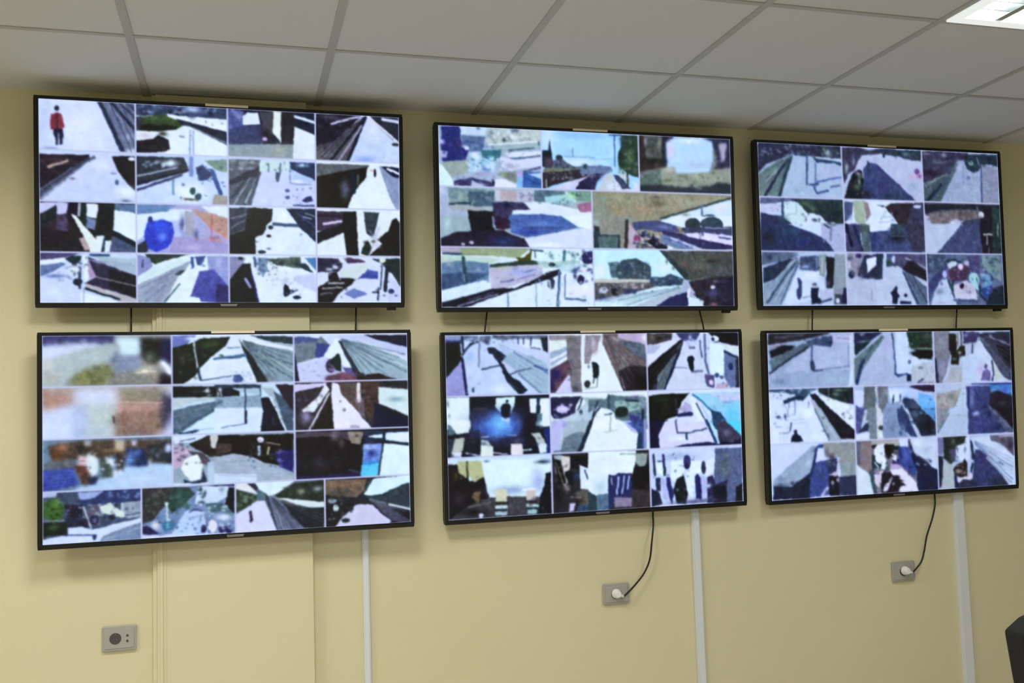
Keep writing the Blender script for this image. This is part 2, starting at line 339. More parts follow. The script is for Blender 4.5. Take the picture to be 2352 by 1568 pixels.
SKETCHES = """
@TV1
T A 0 180 4.523
T B 480 200 4.523
T C 40 450 4.752
T D 480 450 4.523
C 0 0 4 4
U A
f ccd8f6
b e2e6fc 1 850 500 250 300
b c0ccf0 1 450 450 80 250
p 6c7490 1000 230 1430 240 1430 800 1280 790
l 283450 45 1035 240 1290 790
l 1e2844 28 1160 250 1420 560
l 28304c 16 1240 250 1420 430
l 28304c 14 1310 250 1420 350
l 8890ac 14 1120 250 1420 640
b b0b8d8 .7 1330 610 60 40
b e8ecfc 1 1370 760 60 30
e 2a2840 590 305 24 30
p 8c3448 530 370 590 345 640 370 672 500 655 520 600 535 528 525 518 450
l 5a2840 22 595 360 600 520
p 202444 552 520 600 520 605 690 582 690
p 202444 602 520 655 520 652 680 625 690
b 8488b8 .9 530 725 90 20
C 0 1 4 4
f e6f2fb
p 3c4a68 1400 240 2400 280 2400 430 1760 380 1400 380
q 8c9cc0 20 1430 270 2300 360 22
q 18203c 25 1430 270 2350 400 22
b c0d0f8 1 2000 320 80 40
p 3c5030 1470 400 1700 365 1880 450 1900 490 1830 530 1640 545 1440 545 1420 460
p 20241c 1500 470 1700 480 1840 500 1830 530 1640 548 1430 545 1430 500
b 4c6840 .8 1640 410 150 25
p 3c3c50 1410 390 1470 400 1480 450 1440 545 1410 540
b c8bcc8 .9 1510 595 80 30
b 28281c .9 1690 575 50 30
p 1c1828 1410 640 1590 625 1640 590 1750 630 1765 735 1700 765 1410 775
p 283044 1820 400 2400 560 2400 720 2330 680 1950 490 1900 490 1850 450
l 788498 16 2000 510 2390 690
l f0f4fc 32 1750 378 2400 550
b 3c4c74 .9 1990 380 40 40
l 8494c8 14 1972 540 1972 830
l 8494c8 14 2008 540 2008 830
C 0 2 4 4
U B
f 242840
p 545c94 190 230 360 240 350 450 200 430
q 8890c0 10 210 240 340 430 26
p e2eafc 345 300 400 265 505 270 528 385 350 392
p 3e4670 190 440 360 400 530 400 560 500 560 590 190 590
p 4a4854 525 250 670 250 672 500 650 500 560 460
p e8f4ec 662 250 748 255 748 590 720 540 662 480
p 2c2c34 745 250 900 250 885 600 745 595
b 342838 1 580 480 55 70
e c8b0d8 575 537 28 20
p 24283c 610 500 670 490 730 580 600 585
p 8c9aa0 190 588 880 592 870 760 190 760
b a4a498 .8 720 660 80 60
p 1e2840 890 250 1120 260 1120 510 890 400
l e0ecf8 28 893 305 1110 372
p e2ecf4 884 408 1120 505 1120 780 868 770
C 0 3 4 4
f c4d2f2
b dce4fc 1 1700 420 80 120
p 221e30 1100 270 1570 280 1560 320 1300 560 1100 620
b 5c546c .8 1250 310 120 20
l c8c0e0 24 1270 380 1550 305
p 5c5660 1100 615 1300 555 1590 310 1640 300 1440 780 1100 780
b 8c8c90 .6 1200 700 90 40
l 141c34 26 1600 330 1262 760
l 141c34 32 1622 310 1435 775
l a4a0b4 18 1585 400 1345 760
p 2c3040 1640 285 2010 300 2010 610 1900 545 1640 310
l d8d8f0 30 1800 335 1990 365
l e0dcec 24 1650 305 1960 575
e 3c4048 1935 598 35 20
b 8ea4e4 1 1620 755 110 45
C 1 0 4 4
U A
f c8d2f4
b dce4fc 1 1050 900 100 60
p 2a2030 395 780 930 790 930 810 700 960 410 1160
b 483040 1 600 850 180 40
l b8a098 26 500 915 700 850
p 6c7084 400 1150 700 950 980 795 1000 830 900 880 450 1250 395 1300
l 343c58 26 410 1190 920 825
l 98a0c0 18 430 1250 910 865
p 201c24 1155 800 1430 810 1430 1190 1340 1110 1230 970
e e4ecf8 1365 835 40 20
e 4a6080 1215 1080 20 28
e 7488a8 1180 985 30 10
b 50687c 1 1310 1268 50 22
b e8f4fc 1 1310 1180 90 60
C 1 1 4 4
f c4d4f8
p 2c3444 1400 805 1900 820 1960 930 1400 1100
q a8b4c8 22 1470 860 1850 930 20
l a8b4c8 16 1430 1010 1840 925
l 141c30 30 1410 1100 1950 950
l 3a3c60 26 1410 1160 1890 1000
b e8f8fc 1 1770 880 70 35
l 7c8cc0 45 1985 830 1985 1000
p 2c4474 2030 930 2100 900 2210 990 2150 1060 2070 1060
p 7c9488 2120 850 2420 840 2420 1000 2240 950
l 34508c 45 2200 960 2290 1190
b e8f8f8 1 1960 1180 160 90
e 2c4c54 2000 1170 30 40
e 304c5c 2060 1225 34 34
l 5c5c50 26 1890 1250 2050 1262
l 6c8c9c 24 1800 1050 1800 1200
p 9c9890 2230 1200 2420 1230 2420 1330 2200 1310
C 1 2 4 4
U B
f c8d0f6
p 58606c 195 745 540 755 540 880 430 1260 195 1260
q 9ca4ac 16 220 760 520 860 24
p 2a2c44 195 980 400 870 520 830 520 900 220 1020
l 8c98a8 20 430 930 250 1230
l 2c3450 16 490 900 370 1230
l 2c3450 16 440 900 230 1150
l 98a8b4 20 480 950 380 1200
p c8dce0 530 760 840 765 830 870 700 880 620 870 520 880
p 5c7484 610 790 626 790 626 885 610 885
p 3c5064 690 880 740 890 730 970 705 990 690 930
l 4c6478 16 740 790 735 890
p 1c3058 830 775 1110 790 1110 970 1010 930 850 850
b c8e0f8 1 970 810 60 20
p b4c8f0 870 870 1080 950 1080 1000 860 970
l 6c80ac 10 838 790 842 1000 1060 1012
b e8f4fc 1 920 975 60 15
e 4c5c8c 812 1075 26 18
e 4c5c8c 817 1145 28 20
p 242c5c 960 1180 1010 1140 1060 1130 1085 1180 1010 1200
l 444c80 20 880 1225 1090 1235
C 1 3 4 4
f e6f2f8
p 5c6268 1110 790 1660 810 1660 830 1400 880 1110 940
p 1c1814 1110 930 1400 870 1640 830 1630 930 1500 1100 1430 1270 1110 1270
b 5c6480 1 1410 1060 50 100
l 14203c 46 1490 900 1500 1090
l 4c5458 30 1545 920 1545 1010
p 8c98b8 1760 820 2020 860 2020 1280 1940 1280 1850 1080
p 141c40 1780 820 2000 840 2000 950 1900 930
l f0f4fc 22 1850 850 1990 905
e 101828 1720 895 14 45
e e09890 1690 865 20 8
C 2 0 4 4
U C
f 242028
p c4c4ec 225 60 570 70 560 100 545 210 430 220 430 90 280 180 225 190
p 1c2c30 280 190 430 100 440 240 400 330 260 340
p 50486c 430 200 545 190 560 380 420 360
b 482838 .8 390 330 60 60
p 1e1430 555 75 665 75 665 230 600 300 540 230
l c0c0d0 26 680 80 672 210
p 1a3034 692 80 758 80 758 340 690 260
p e4eef4 758 80 888 90 872 250 758 220
p 7884a8 757 225 870 265 875 370 755 345
p 1c2024 885 90 1062 90 1050 380 890 420 840 440
p e4f2f4 1058 150 1310 180 1310 510 1050 365
p 5c7494 1060 80 1310 90 1310 195 1070 145
p e8f4ec 585 190 640 210 730 320 865 470 870 615 800 615 720 420
p b09ca0 670 455 730 440 800 580 740 590
p e8f4f8 865 430 945 430 925 615 850 615
l 24344c 30 962 440 930 610
p e0f0f8 962 480 1030 480 1020 615 950 615
p 4c5878 1040 430 1310 560 1310 620 1010 615
l 101c30 56 1050 400 1310 540
C 2 1 4 4
f a8a8d4
p dcecfc 1300 180 1740 140 1900 150 1820 400 1700 340 1440 290 1390 420 1300 500
p 6c88b0 1300 90 1740 90 1640 165 1300 200
p b8c4f4 1700 260 1820 260 1800 420 1700 560 1650 600 1650 300
p 2c40c8 1430 260 1500 270 1600 255 1690 290 1712 400 1700 480 1640 560 1520 610 1400 560 1380 420 1400 330
b 3858e8 1 1560 330 90 60
e 28306c 1450 250 26 32
b 7090f8 1 1580 440 50 50
l 2434a8 14 1480 380 1500 540
l 3c58dc 12 1640 360 1620 520
p a4a0b4 1820 160 1935 170 1925 440 1850 430
b 4c4c78 .9 1800 300 30 90
b 4c4c78 .9 1950 420 25 50
p b89488 1890 130 2320 250 2320 480 2080 330
p e0ecec 2000 110 2320 110 2320 250 2100 180
l d88878 14 2080 330 2320 480
b b88494 .9 2150 480 90 40
l c05868 10 2120 200 2115 530
p a098c8 1700 440 1900 450 2330 530 2330 650 1640 640
b c0b4dc .8 1900 560 120 30
p 243040 1300 540 1400 480 1430 580 1400 640 1300 640
C 2 2 4 4
U D
f e0ecfc
b d0e0f8 1 950 500 120 110
p 3c4454 195 120 490 120 390 330 195 420
l 7c8490 12 230 230 400 190
l 7c8490 12 230 330 390 240
p 1c1c1c 400 120 665 130 650 250 600 300 590 350 560 400 480 430 482 620 195 620 195 420 380 340
e 1c1c1c 620 415 26 16
e 20242c 640 325 28 22
p f0f8fc 770 160 910 285 670 285
l 3c5474 36 672 290 960 310
p 1c2c48 800 130 1130 130 1130 500 1060 440 980 360 940 320
l c8d0e8 10 950 208 1060 238
l b8bcdc 8 1000 180 1100 210
l 404878 16 900 170 1110 330
e 24303c 548 580 42 18
C 2 3 4 4
f e4eef2
p 40304c 1100 150 1410 160 1400 340 1110 360
l 1c1428 16 1120 200 1370 210
l d4cce4 26 1190 292 1375 258
p 181c24 1100 380 1390 290 1400 380 1110 500
p 1a181c 1385 160 1528 160 1555 625 1430 620 1400 400
p 34404c 1605 160 1765 170 1740 300 1700 440 1630 390
p 24201c 1900 250 1940 230 2010 320 2010 630 1660 625 1800 490 1740 460 1860 360
p 243430 1575 600 1590 540 1640 460 1700 540 1650 625
b c8c8e4 1 1720 440 40 40
b d0c8dc 1 1740 515 40 25
l c0c0d8 16 1760 330 1680 580
C 3 0 4 4
U C
f c8d4f4
p 4c4870 225 610 700 620 520 670 500 670 225 710
l e8f0fc 46 230 725 510 690
p 6474a0 225 760 470 720 540 740 380 830 225 880
b 54689c .9 420 870 120 20
p 1c3440 520 680 600 650 710 650 690 700 650 730 640 860 610 860 600 740
l 14243c 18 625 700 625 860
e 1c2438 665 935 55 40
l 24304c 26 690 780 685 1000
b f0f8fc 1 620 800 70 50
p e8f4fc 715 640 765 650 780 900 745 950
p ac94b8 765 690 870 870 790 905
p 34304c 760 655 1310 870 1310 1130 1200 1085 740 950 860 880
p 1c1c28 1000 800 1310 870 1310 1130 1190 1080 1000 1000
p a8bcc8 850 655 1310 690 1310 870 1000 760
l 24486c 26 800 640 1000 645
l a89ca0 13 860 880 1310 985
p b8b4bc 755 950 1310 1120 1310 1190 1150 1160 745 1010
l 14242c 24 750 1010 1120 1125
p e4f2fa 700 1040 1100 1150 1000 1190 700 1190
l 6878a0 8 727 1000 727 1180
b d8e4fc 1 400 1040 120 60
C 3 1 4 4
f e4f4f4
p 2c3c38 1380 620 1900 630 1700 680 1500 745 1440 700
p 8c90c0 1300 630 1440 670 1480 760 1400 850 1300 890
l 24284c 16 1375 700 1365 770
p 9ca4b8 1300 970 1560 860 1880 700 1850 800 1760 870 1600 1190 1300 1190
p d4e8ec 1300 890 1480 770 1870 665 1820 740 1560 845 1300 960
l 7c8498 12 1330 1010 1700 830
l 8c94ac 12 1330 1100 1640 900
l 7c7ca4 12 1400 1140 1640 960
p 2c3848 1710 860 1780 805 1840 810 1780 865
l 344c60 15 1770 960 1600 1170
p 9098cc 2070 650 2330 650 2330 1020 2180 910 2080 800
p 34508c 1890 660 1930 660 1925 790 1905 790
p 3c5090 1940 660 2060 650 2000 760 1960 750
p 4c50a0 1990 820 2140 800 2330 1010 2330 1190 2000 1150 1990 1110 1890 1100 1930 980
p 30306c 2170 960 2330 980 2330 1190 2170 1190
b b4b8e4 .8 2200 740 40 90
C 3 2 4 4
U D
f e0ecf8
p 8888ac 195 620 380 640 370 670 300 800 195 880
p 1c2020 350 700 430 700 525 1140 195 1140 195 890
p 1c2024 290 640 350 630 350 660 310 660
l 9c98d0 30 380 860 425 940
l 20246c 22 440 800 515 1110
l 34507c 26 470 640 484 730
p 7c94ac 505 640 610 640 610 760 560 850 515 730
q 3c5078 8 510 650 600 800 22
p 5c7064 610 650 950 630 960 750 860 740 700 720
q 2c3c3c 14 640 660 940 720 24
l e8f4fc 36 620 720 850 765
p 24384c 880 700 1000 700 1090 800 1000 770
p 5078a8 990 640 1130 640 1130 790 1040 700
p c8ccf0 880 830 1130 800 1130 1010 900 900
p 101828 770 960 790 905 820 940 850 995 830 1035 785 1050
e 18203c 915 1052 44 20
l 3c3c60 13 830 1022 920 975
e 3c3c60 860 985 22 10
q b0bcd4 12 620 850 860 930 22
C 3 3 4 4
f d4dcf4
p 2c2848 1110 640 1340 650 1390 730 1340 790 1110 790
q e0e4f4 8 1190 710 1330 770 22
p 503858 1375 640 1550 650 1630 690 1440 700
b e8f0fc 1 1380 660 40 30
p d0dcdc 1340 790 1500 715 1640 700 1750 740 1600 850 1400 860
p 4450a0 1610 800 1650 760 1760 790 1750 860 1540 862
b c8d4fc 1 1700 760 50 15
p 1c1c20 1240 800 1330 790 1350 850 1530 860 1480 920 1380 980 1260 1130 1110 1130 1110 960 1240 890
l bcbcc0 16 1240 910 1400 900
l bcbcc0 14 1180 960 1380 950
l 8c8890 14 1160 1015 1280 1010
p 7080b8 1400 1010 1500 960 1640 1005 1640 1025 1500 1065
p 243434 1680 650 2010 650 2010 990 1900 800 1860 790 1800 700
e d8e0d8 1800 665 34 28
l 1c2838 38 1850 740 1830 980
p c8ccf0 1870 810 2010 1010 2010 1130 1860 1130
l 1c2848 13 1800 700 1780 970
l 18203c 14 1760 950 1755 1080
l 18203c 16 1700 1000 1760 1000
e 243058 1890 990 30 26
C 0 0 4 4
U A
F 39425f 9 5 1110 245 1350 790 1380 245 1560 560
C 0 1 4 4
q 3c4458 10 1860 420 2340 620 16
q 40303c 8 1430 640 1740 750 22
C 0 3 4 4
U B
F 2c2c40 8 4 1570 340 1200 775 1400 420 1110 640
q 4c4458 12 1130 300 1500 520 20
C 1 0 4 4
U A
F 4c5068 8 4 960 830 420 1230 780 880 410 1160
q 4c3840 8 430 820 800 1050 24
C 1 1 4 4
q 24304c 12 1860 900 2250 1250 16
q 3c5070 10 2050 880 2350 1250 18
q e0f0f8 10 1850 1020 2250 1280 20
C 1 2 4 4
U B
F 343c50 8 5 540 900 430 1200 500 860 200 1100
q 3c5470 12 560 780 1080 900 14
q 4c5c94 10 780 1000 1080 1230 14
C 2 0 4 4
U C
q 3c3434 12 280 200 700 580 30
q 14141c 8 560 100 1050 400 22
C 2 1 4 4
q 6070c0 6 1420 300 1680 560 18
q 8c6c74 8 1950 180 2270 480 22
C 2 2 4 4
U D
q 2c3438 10 230 150 640 560 24
q 3c4c6c 8 880 180 1090 450 16
C 2 3 4 4
q 1c1c20 10 1600 430 1960 600 26
q d0d0e0 10 1660 280 1800 600 14
C 3 0 4 4
U C
q 2c4450 12 520 640 760 900 18
q 7484a8 8 280 760 640 960 24
F 8c94b0 7 4 780 700 1285 840 780 690 1285 730
C 3 1 4 4
F 747c94 7 6 1860 720 1560 1160 1560 860 1320 1160
q 3c5080 8 1860 660 2060 800 16
C 3 2 4 4
U D
q 3c4858 16 460 650 700 820 14
q 8c98b0 14 560 760 1000 1050 12
q 2c3c4c 10 620 660 1050 760 14
C 3 3 4 4
q 1c2438 14 1130 660 1380 780 16
q c4ccd8 12 1250 740 1700 880 16
q 2c3454 14 1680 680 1960 1060 14
q 504c54 10 1150 880 1420 1080 16
@TV4
T A 60 740 4.9
T B 500 740 4.9
T C 60 980 4.9
T D 500 980 4.9
C 0 0 4 3
U A
f 9c9c98
p 3c3c6c 160 130 1000 140 980 230 500 225 160 260
q b0b4e8 10 200 190 850 250 24
p d4d8f4 160 260 900 225 500 330 160 440
p b0bcbc 160 430 500 330 900 225 1050 280 960 440 700 490 500 600 400 760 160 760
b d8d0cc 1 230 480 70 60
b b0b0a8 1 280 640 120 90
p d4f0fc 985 165 1275 180 1275 360 1040 360 1050 270
l 4c5878 26 1020 330 950 455
p 8890a8 1010 370 1290 370 1260 530 1080 560 970 560
p 787c54 530 600 620 550 850 470 960 490 960 600 860 710 500 720
b a0a464 .8 650 610 40 60
p 222420 1270 170 1530 170 1515 400 1440 480 1340 450 1290 380
b 848478 1 1390 400 60 60
p 1c1c50 1520 170 1640 170 1640 480 1500 400
l ecf0fc 50 1525 440 1630 570
p 84847c 960 570 1260 540 1500 540 1500 760 900 760
b a08c7c .8 1420 620 60 50
b fff0d8 1 1330 548 60 18
l fcf0d0 12 1230 565 1460 550
l e8d8a0 12 1330 530 1430 480
p 1c1428 1505 560 1640 600 1640 740 1490 740
C 1 0 4 3
f b8b0b0
p a8887c 170 760 540 760 530 920 420 970 170 990
l d0b0a0 14 200 880 520 870
b ff9858 .8 330 935 40 25
b e8c8c0 .9 240 990 100 22
p d0dafc 170 1010 530 920 530 1340 170 1340
p b4c0e0 525 930 700 930 690 1320 520 1320
p d8dcf8 540 760 1030 750 1030 905 680 905 540 880
p c0ccc8 690 905 1000 905 990 1100 990 1320 690 1320
b a8b4cc .8 800 1240 130 50
l e8c0b8 24 1022 780 1028 920
p 8c8470 1040 740 1550 740 1540 890 1055 905
b a89c8c .8 1140 840 80 40
p b48c84 1030 905 1530 905 1530 985 1010 1020
p 8c7064 1010 1020 1530 990 1540 1260 1000 1290
b a89080 .8 1240 1150 50 90
b a08868 .8 1440 1150 60 80
l e8b4ac 16 1020 990 1180 1000
l d8b0a0 16 1180 985 1520 965
l 38302c 24 985 1060 990 1130
b 483c50 .9 1250 1260 180 18
p 3c3c58 1520 770 1650 850 1640 1050 1580 1190 1520 1180
p d8e0fc 1550 750 1650 750 1650 830
p c4c8ec 1650 1000 1650 1320 1500 1320 1520 1250 1580 1190
C 2 0 4 3
U C
f 7088a0
p b4ccec 560 700 820 590 1100 450 1660 400 1660 720 560 720
b c8d8f4 .9 1300 600 200 40
p 58483c 240 210 640 150 1660 140 1660 420 1400 395 1300 350 1100 320 300 390
b b0785c 1 410 240 70 50
b 6c4020 1 350 320 60 60
b 202820 .9 620 250 60 60
p c4b4a0 1000 140 1112 150 1100 265 1000 275
l c8a878 10 850 265 1110 265
p a4a8a8 650 150 742 160 742 208 660 210
p 1c2c5c 1120 240 1340 250 1375 440 1150 445
b 7ca0dc 1 1180 360 50 70
b 5878b8 1 1250 290 40 40
e d8d0f4 1215 182 32 26
p 28303c 1350 220 1600 160 1660 400 1640 410 1390 370
q 788078 14 1380 230 1560 380 20
e c8d4fc 1600 240 36 50
p 64686c 205 420 545 380 580 500 205 490
p 34449c 190 490 540 460 590 650 400 700 190 730
b 4c64a8 .8 380 570 80 70
p 6c4438 540 440 660 390 740 560 700 660 640 650 600 560
p dce8ec 690 300 740 290 820 370 815 500 770 560 730 530 670 430
p d8b8c0 595 320 690 330 685 440 590 430
p 1c2c4c 700 560 820 560 790 650 710 650
p 4c5854 820 340 900 340 970 420 990 560 860 585
p e4ecf0 895 340 1005 370 985 460 940 430
p 3c3434 1010 290 1110 330 1105 500 1020 480
e e8f0f8 1000 525 18 50
e e8f0f8 1068 500 14 40
l d8e0e8 16 1395 360 1400 470
l 3c2c30 26 610 560 680 660
C 3 0 4 4
f 44506c
p b4b8dc 190 730 360 725 345 790 190 800
p 9ca8d4 590 740 910 715 850 800 700 840 600 800
p 2c3c6c 900 700 1320 690 1320 830 620 890 600 830 780 800
q 7c94c0 14 900 720 1270 800 22
p 3c6430 190 850 380 800 440 880 430 1020 320 1070 190 1020
b 5c9428 .9 330 930 50 110
b 94a8a0 .9 370 860 40 30
q 1c301c 12 210 850 430 1050 26
p 18241c 190 1080 480 1070 470 1210 190 1240
b 4c7838 .8 320 1130 60 30
p 242844 450 1030 720 1040 730 1130 480 1150
l b0b4c0 8 220 1060 440 1050
p d0dcf8 480 1130 640 1120 740 1160 1320 1015 1320 1100 800 1320 190 1340 190 1270 480 1215
p 242038 440 880 640 880 640 1020 480 1040
l e0d8e0 16 655 900 740 1150
p 606074 690 880 840 880 840 1100 740 1110
e 28284c 775 1050 55 55
e 606484 780 1055 25 30
p d4e4d8 830 900 960 855 1000 900 1130 960 1110 1020 950 990 850 960
e 1c2038 975 1015 40 32
p 94a0b0 1080 850 1320 830 1320 1010 1120 1020
l 38445c 13 1130 990 1310 970
l c8d0dc 20 1085 860 1085 940
p 7484a0 880 1220 1320 1060 1320 1320 820 1320
l 9cacc4 14 880 1270 1300 1130
e 24345c 777 1242 24 34
l 24345c 14 420 1218 800 1218
C 3 1 4 4
f 7488ac
p 38383c 1300 690 1640 680 1600 860 1500 960 1440 1050 1300 1100
q 605c58 16 1330 720 1560 1000 24
p 2c4c44 1640 680 1840 680 1900 760 1780 880 1650 980 1590 900
q 4c7468 12 1640 700 1820 900 28
p c8d8f0 1940 670 2280 670 2280 780 2160 850 1900 870
l 1c2438 22 1920 655 2340 655
q 1c2c38 10 1930 690 2020 860 28
b 8c9cb8 1 2200 710 30 40
p 4c6c78 2020 860 2200 860 2330 920 2330 1030 2200 960 2050 960
q d8e8f0 8 2050 880 2300 960 24
p 101420 2280 690 2350 690 2350 980 2240 880
b e4e0e8 1 1460 1110 50 45
l c8dcd0 18 1590 870 1598 1100
e d8e4ec 1585 870 22 22
p b4ccf4 1650 1180 1800 940 2000 960 2060 1230 1650 1260
p 3c7898 1520 1080 1620 1060 1700 1080 1640 1160 1560 1180
l 3c3c5c 13 1840 965 1900 930 1980 955
l 8c94c0 12 1860 1020 1990 990
e 1c1c50 2005 1150 30 46
e e0e0f0 2100 1120 50 70
p 1c1c5c 2170 1130 2240 1120 2330 1180 2270 1220 2180 1190
b dce8fc 1 2230 1020 90 40
p 242058 1310 1120 1400 1130 1500 1200 1470 1230 1310 1200
p d0d4f4 1300 1225 2350 1195 2350 1290 1300 1300
C 0 1 4 3
U A
f dce8f8
p 6c78b4 1620 140 1920 140 1800 250 1620 290
p 1c241c 1620 290 1830 240 1960 180 2290 160 2240 260 2060 400 1960 500 1900 600 1740 710 1620 720
b 3c5028 .8 2080 240 120 50
b 342c20 .9 1760 400 80 80
b e8f0fc 1 1850 185 60 22
l c0ccdc 20 1880 200 1890 330 1935 560
l 283c54 30 1930 520 1955 640
l 344868 14 1960 655 2400 590
l 24405c 24 2110 412 2400 390
l 6c88a0 14 2260 285 2400 280
U B
p 8498a4 230 180 850 260 850 710 480 710 300 380
p 1c282c 225 190 260 240 420 430 570 700 450 700 320 400
b 3c3428 .8 510 640 50 50
l e0ecfc 40 260 195 850 300
p 2c3c48 340 140 850 160 850 250 600 220
l 5c7080 14 380 300 850 480
l 4c6070 14 400 370 850 640
l b0c0c4 14 450 330 850 560
l 4c6c8c 34 -20 408 300 370
l 6c88a0 14 100 285 240 282
e 3c4c84 225 640 60 45
b b8c4e4 .8 100 650 90 30
C 1 1 4 3
U A
f c4dcf0
p 141c1c 1620 720 2400 720 2400 850 1620 850
b 343c40 .9 1900 780 60 30
q e8ecf0 5 2030 740 2200 830 34
p b8c8d0 1620 850 2050 840 2300 850 1900 900 1620 980
p 586c7c 1620 1000 1900 930 2352 850 2200 960 1900 1130 1720 1260 1620 1270
l 7890a0 12 1660 1060 2200 900
l 3c5464 16 1690 1230 2200 930
p d0e8f8 1800 1230 2170 970 2400 950 2400 1250 1620 1330
p 304c6c 1700 1255 1900 1210 1960 1215 1900 1245 1720 1270
l 7c98b0 8 1900 1208 2400 1180
U B
p 2c3c50 -40 700 480 700 480 740 -40 745
p a8c0d4 150 745 480 740 480 820 250 780
p 1c1c30 60 735 160 735 155 825 60 825
l e0e4f0 12 20 740 40 830
p 90a4b8 -40 840 480 820 500 960 -40 970
p d4e4fc -40 965 510 960 470 1260 -40 1260
p a4b4c0 480 730 620 740 850 1180 850 1240 750 1240 580 840
p 14142c 480 850 560 845 620 930 760 1240 480 1240 505 1000
l dce8f0 16 590 840 765 1230
p 44586c 620 780 720 830 850 980 850 1240 780 1230
p 2c2030 640 700 850 700 850 1000 740 860
l 1c3050 14 305 710 308 1000
l 101c30 28 312 1000 314 1130
l 3c5070 10 40 1190 310 1142
l 1c3050 14 475 730 475 830
C 2 1 4 3
U C
f 94a4b4
p d4e4fc 1610 90 2030 80 2010 150 1850 185 1680 190
l 34405c 12 1740 165 1900 130
p 2c2020 1830 200 2040 100 2400 90 2400 300 2080 340 1960 280
p 241c14 2180 110 2400 110 2400 260 2200 260
l c8ccc8 90 2112 120 2120 200
p c0a8c0 1620 190 1860 260 1800 400 1700 470 1620 470
q 3c3c5c 10 1680 190 1850 400 26
p 504858 1800 260 2000 300 2080 400 1980 420
b e0d0e0 1 1810 290 20 24
p eef8f4 1800 350 1930 310 1995 430 1960 590 1850 605 1780 520 1740 470
p 20304c 1770 590 1850 620 1970 600 2000 480 2040 640 1900 660 1790 640
p b4c8e0 2040 400 2400 300 2400 680 2050 680
b 94a8b8 .8 2200 380 120 60
p e0e8f8 1620 640 2060 630 2060 690 1620 700
U D
p 141414 20 100 850 80 850 480 700 440 520 400 380 350 180 300 -20 340 -20 200
p 4c3c38 -20 190 160 190 150 280 -20 330
p a4b0c0 -40 340 200 300 400 345 520 400 620 455 850 560 850 640 -40 680
p c8d8f0 -40 530 440 540 440 660 -40 680
l 8c98a8 10 0 400 420 380
e e8ecfc 480 145 38 36
p 1c1c6c 620 300 850 250 850 520 700 450
q 7c70a8 8 600 260 760 440 26
l b8ccec 32 465 225 465 320
l c8b898 12 550 178 700 205
l b8b090 24 570 240 560 310
q 3c3c28 14 350 180 640 360 26
b a8b8cc .8 650 500 90 40
C 0 2 4 3
U B
f ccd8ec
p 707c88 830 160 1150 160 1250 250 1100 400 880 470
p 4c5c8c 830 160 1140 160 1100 220 830 240
p 141c34 830 250 885 460 935 720 830 720
p 3c4488 1100 230 1260 250 1180 390 1090 400
p c8ccf0 880 480 1220 400 1320 170 1380 170 1580 640 1200 720 920 700
p e8f4fc 1200 380 1310 180 1350 180 1430 400 1510 520 1380 480
e 3c3858 1270 490 62 80
q a090b0 6 1230 450 1330 540 24
p 1c2c30 1250 440 1280 400 1340 350 1372 355 1385 560 1330 545
p 7c4c60 1200 620 1400 560 1600 610 1620 700 1200 700
b 3c2c3c .8 1270 620 60 30
p 5c5888 1400 510 1520 510 1590 620 1440 580
p 2c3444 1340 200 1400 220 1600 540 1700 640 1560 640
p 9cb0bc 1390 230 1560 200 2150 450 2150 720 1960 640 1700 600 1590 560
l 6c8490 20 1480 240 2150 570
l 7c94a0 16 1430 260 1900 600
l c8d8e4 14 1700 320 2150 520
p c0c8ec 1340 150 1640 140 2150 270 2150 400 1600 200 1380 200
p 1c1c38 1640 140 2150 140 2150 290 1950 240 1760 190
p 2c2028 1560 600 1800 575 2020 650 1560 700
p e0e8fc 1020 130 1150 140 1130 180 1030 170
C 1 2 4 3
f 342e38
p d0c8ec 830 700 1230 680 1210 710 1060 745 830 790
p e4e8ec 1200 700 1255 750 1080 1010 1000 1005 960 1020 950 990 1130 830
b 988cb0 1 990 1070 60 70
l ece8f4 18 1248 800 1020 1230
p 28201c 1260 830 1300 1230 1050 1230
p ece8f8 1280 680 1345 690 1400 800 1600 1050 1760 1230 1310 1240 1270 790
p 5c4c48 1345 680 1560 680 1560 820 1620 1060 1560 1000 1380 800
p 706470 1530 850 1640 850 1660 1100 1580 1020
l ece0e8 44 1580 700 1582 880
p 4c3834 1620 670 1810 670 1760 1130 1650 1040
p d4e8e8 1805 730 2150 760 2150 1060 1800 910
p 14143c 1760 930 1800 920 2150 1090 2150 1210 1740 1210
l 141c28 26 1760 930 2150 1090
l 1c2c2c 34 1860 690 2130 690
b 80a0ac .9 2000 870 90 30
e 8c9894 1375 892 16 16
e 8c9894 1420 987 20 22
p b0a8b8 1490 1160 1600 1160 1600 1200 1490 1200
C 2 2 4 3
U D
f 16131a
p 504450 870 60 1640 50 1600 200 1560 200 1440 140 1250 110 870 130
b 6c6870 1 1310 110 50 60
p 8c8478 1450 60 1640 60 1600 205 1500 190
b 5c5450 .8 1390 180 30 70
p 201c50 870 560 1640 520 1640 620 870 620
b 302c3c .8 1150 420 150 70
b 201c48 1 900 400 30 120
l 44405c 22 1480 490 1580 515
p 1c2c4c 1630 40 2160 40 2160 90 1660 210
p dcf4f8 1690 110 1850 80 1850 135 1730 140
p e0f0fc 1885 70 2160 60 2160 190 1890 150
p dcf4f8 1870 185 2160 220 2160 640 1810 640 1840 380
p 7c94dc 1635 200 1845 190 1830 400 1625 420
b d4dcfc .9 1710 240 70 40
b 2c4084 1 1730 300 60 50
p 3c8cd4 1625 400 1830 375 1825 420 1620 440
p 60c4f0 1615 440 1825 410 1800 560 1720 590 1610 560
l 2c4858 16 1850 200 1805 560
l 1c2844 28 1862 50 1870 150
l 1c2844 24 1650 120 1870 160 2160 205
C 3 2 4 4
f 6c7488
p d8f0f4 180 640 400 600 880 600 660 760 560 780 430 700
p e4e4e4 200 650 340 640 460 765 200 700
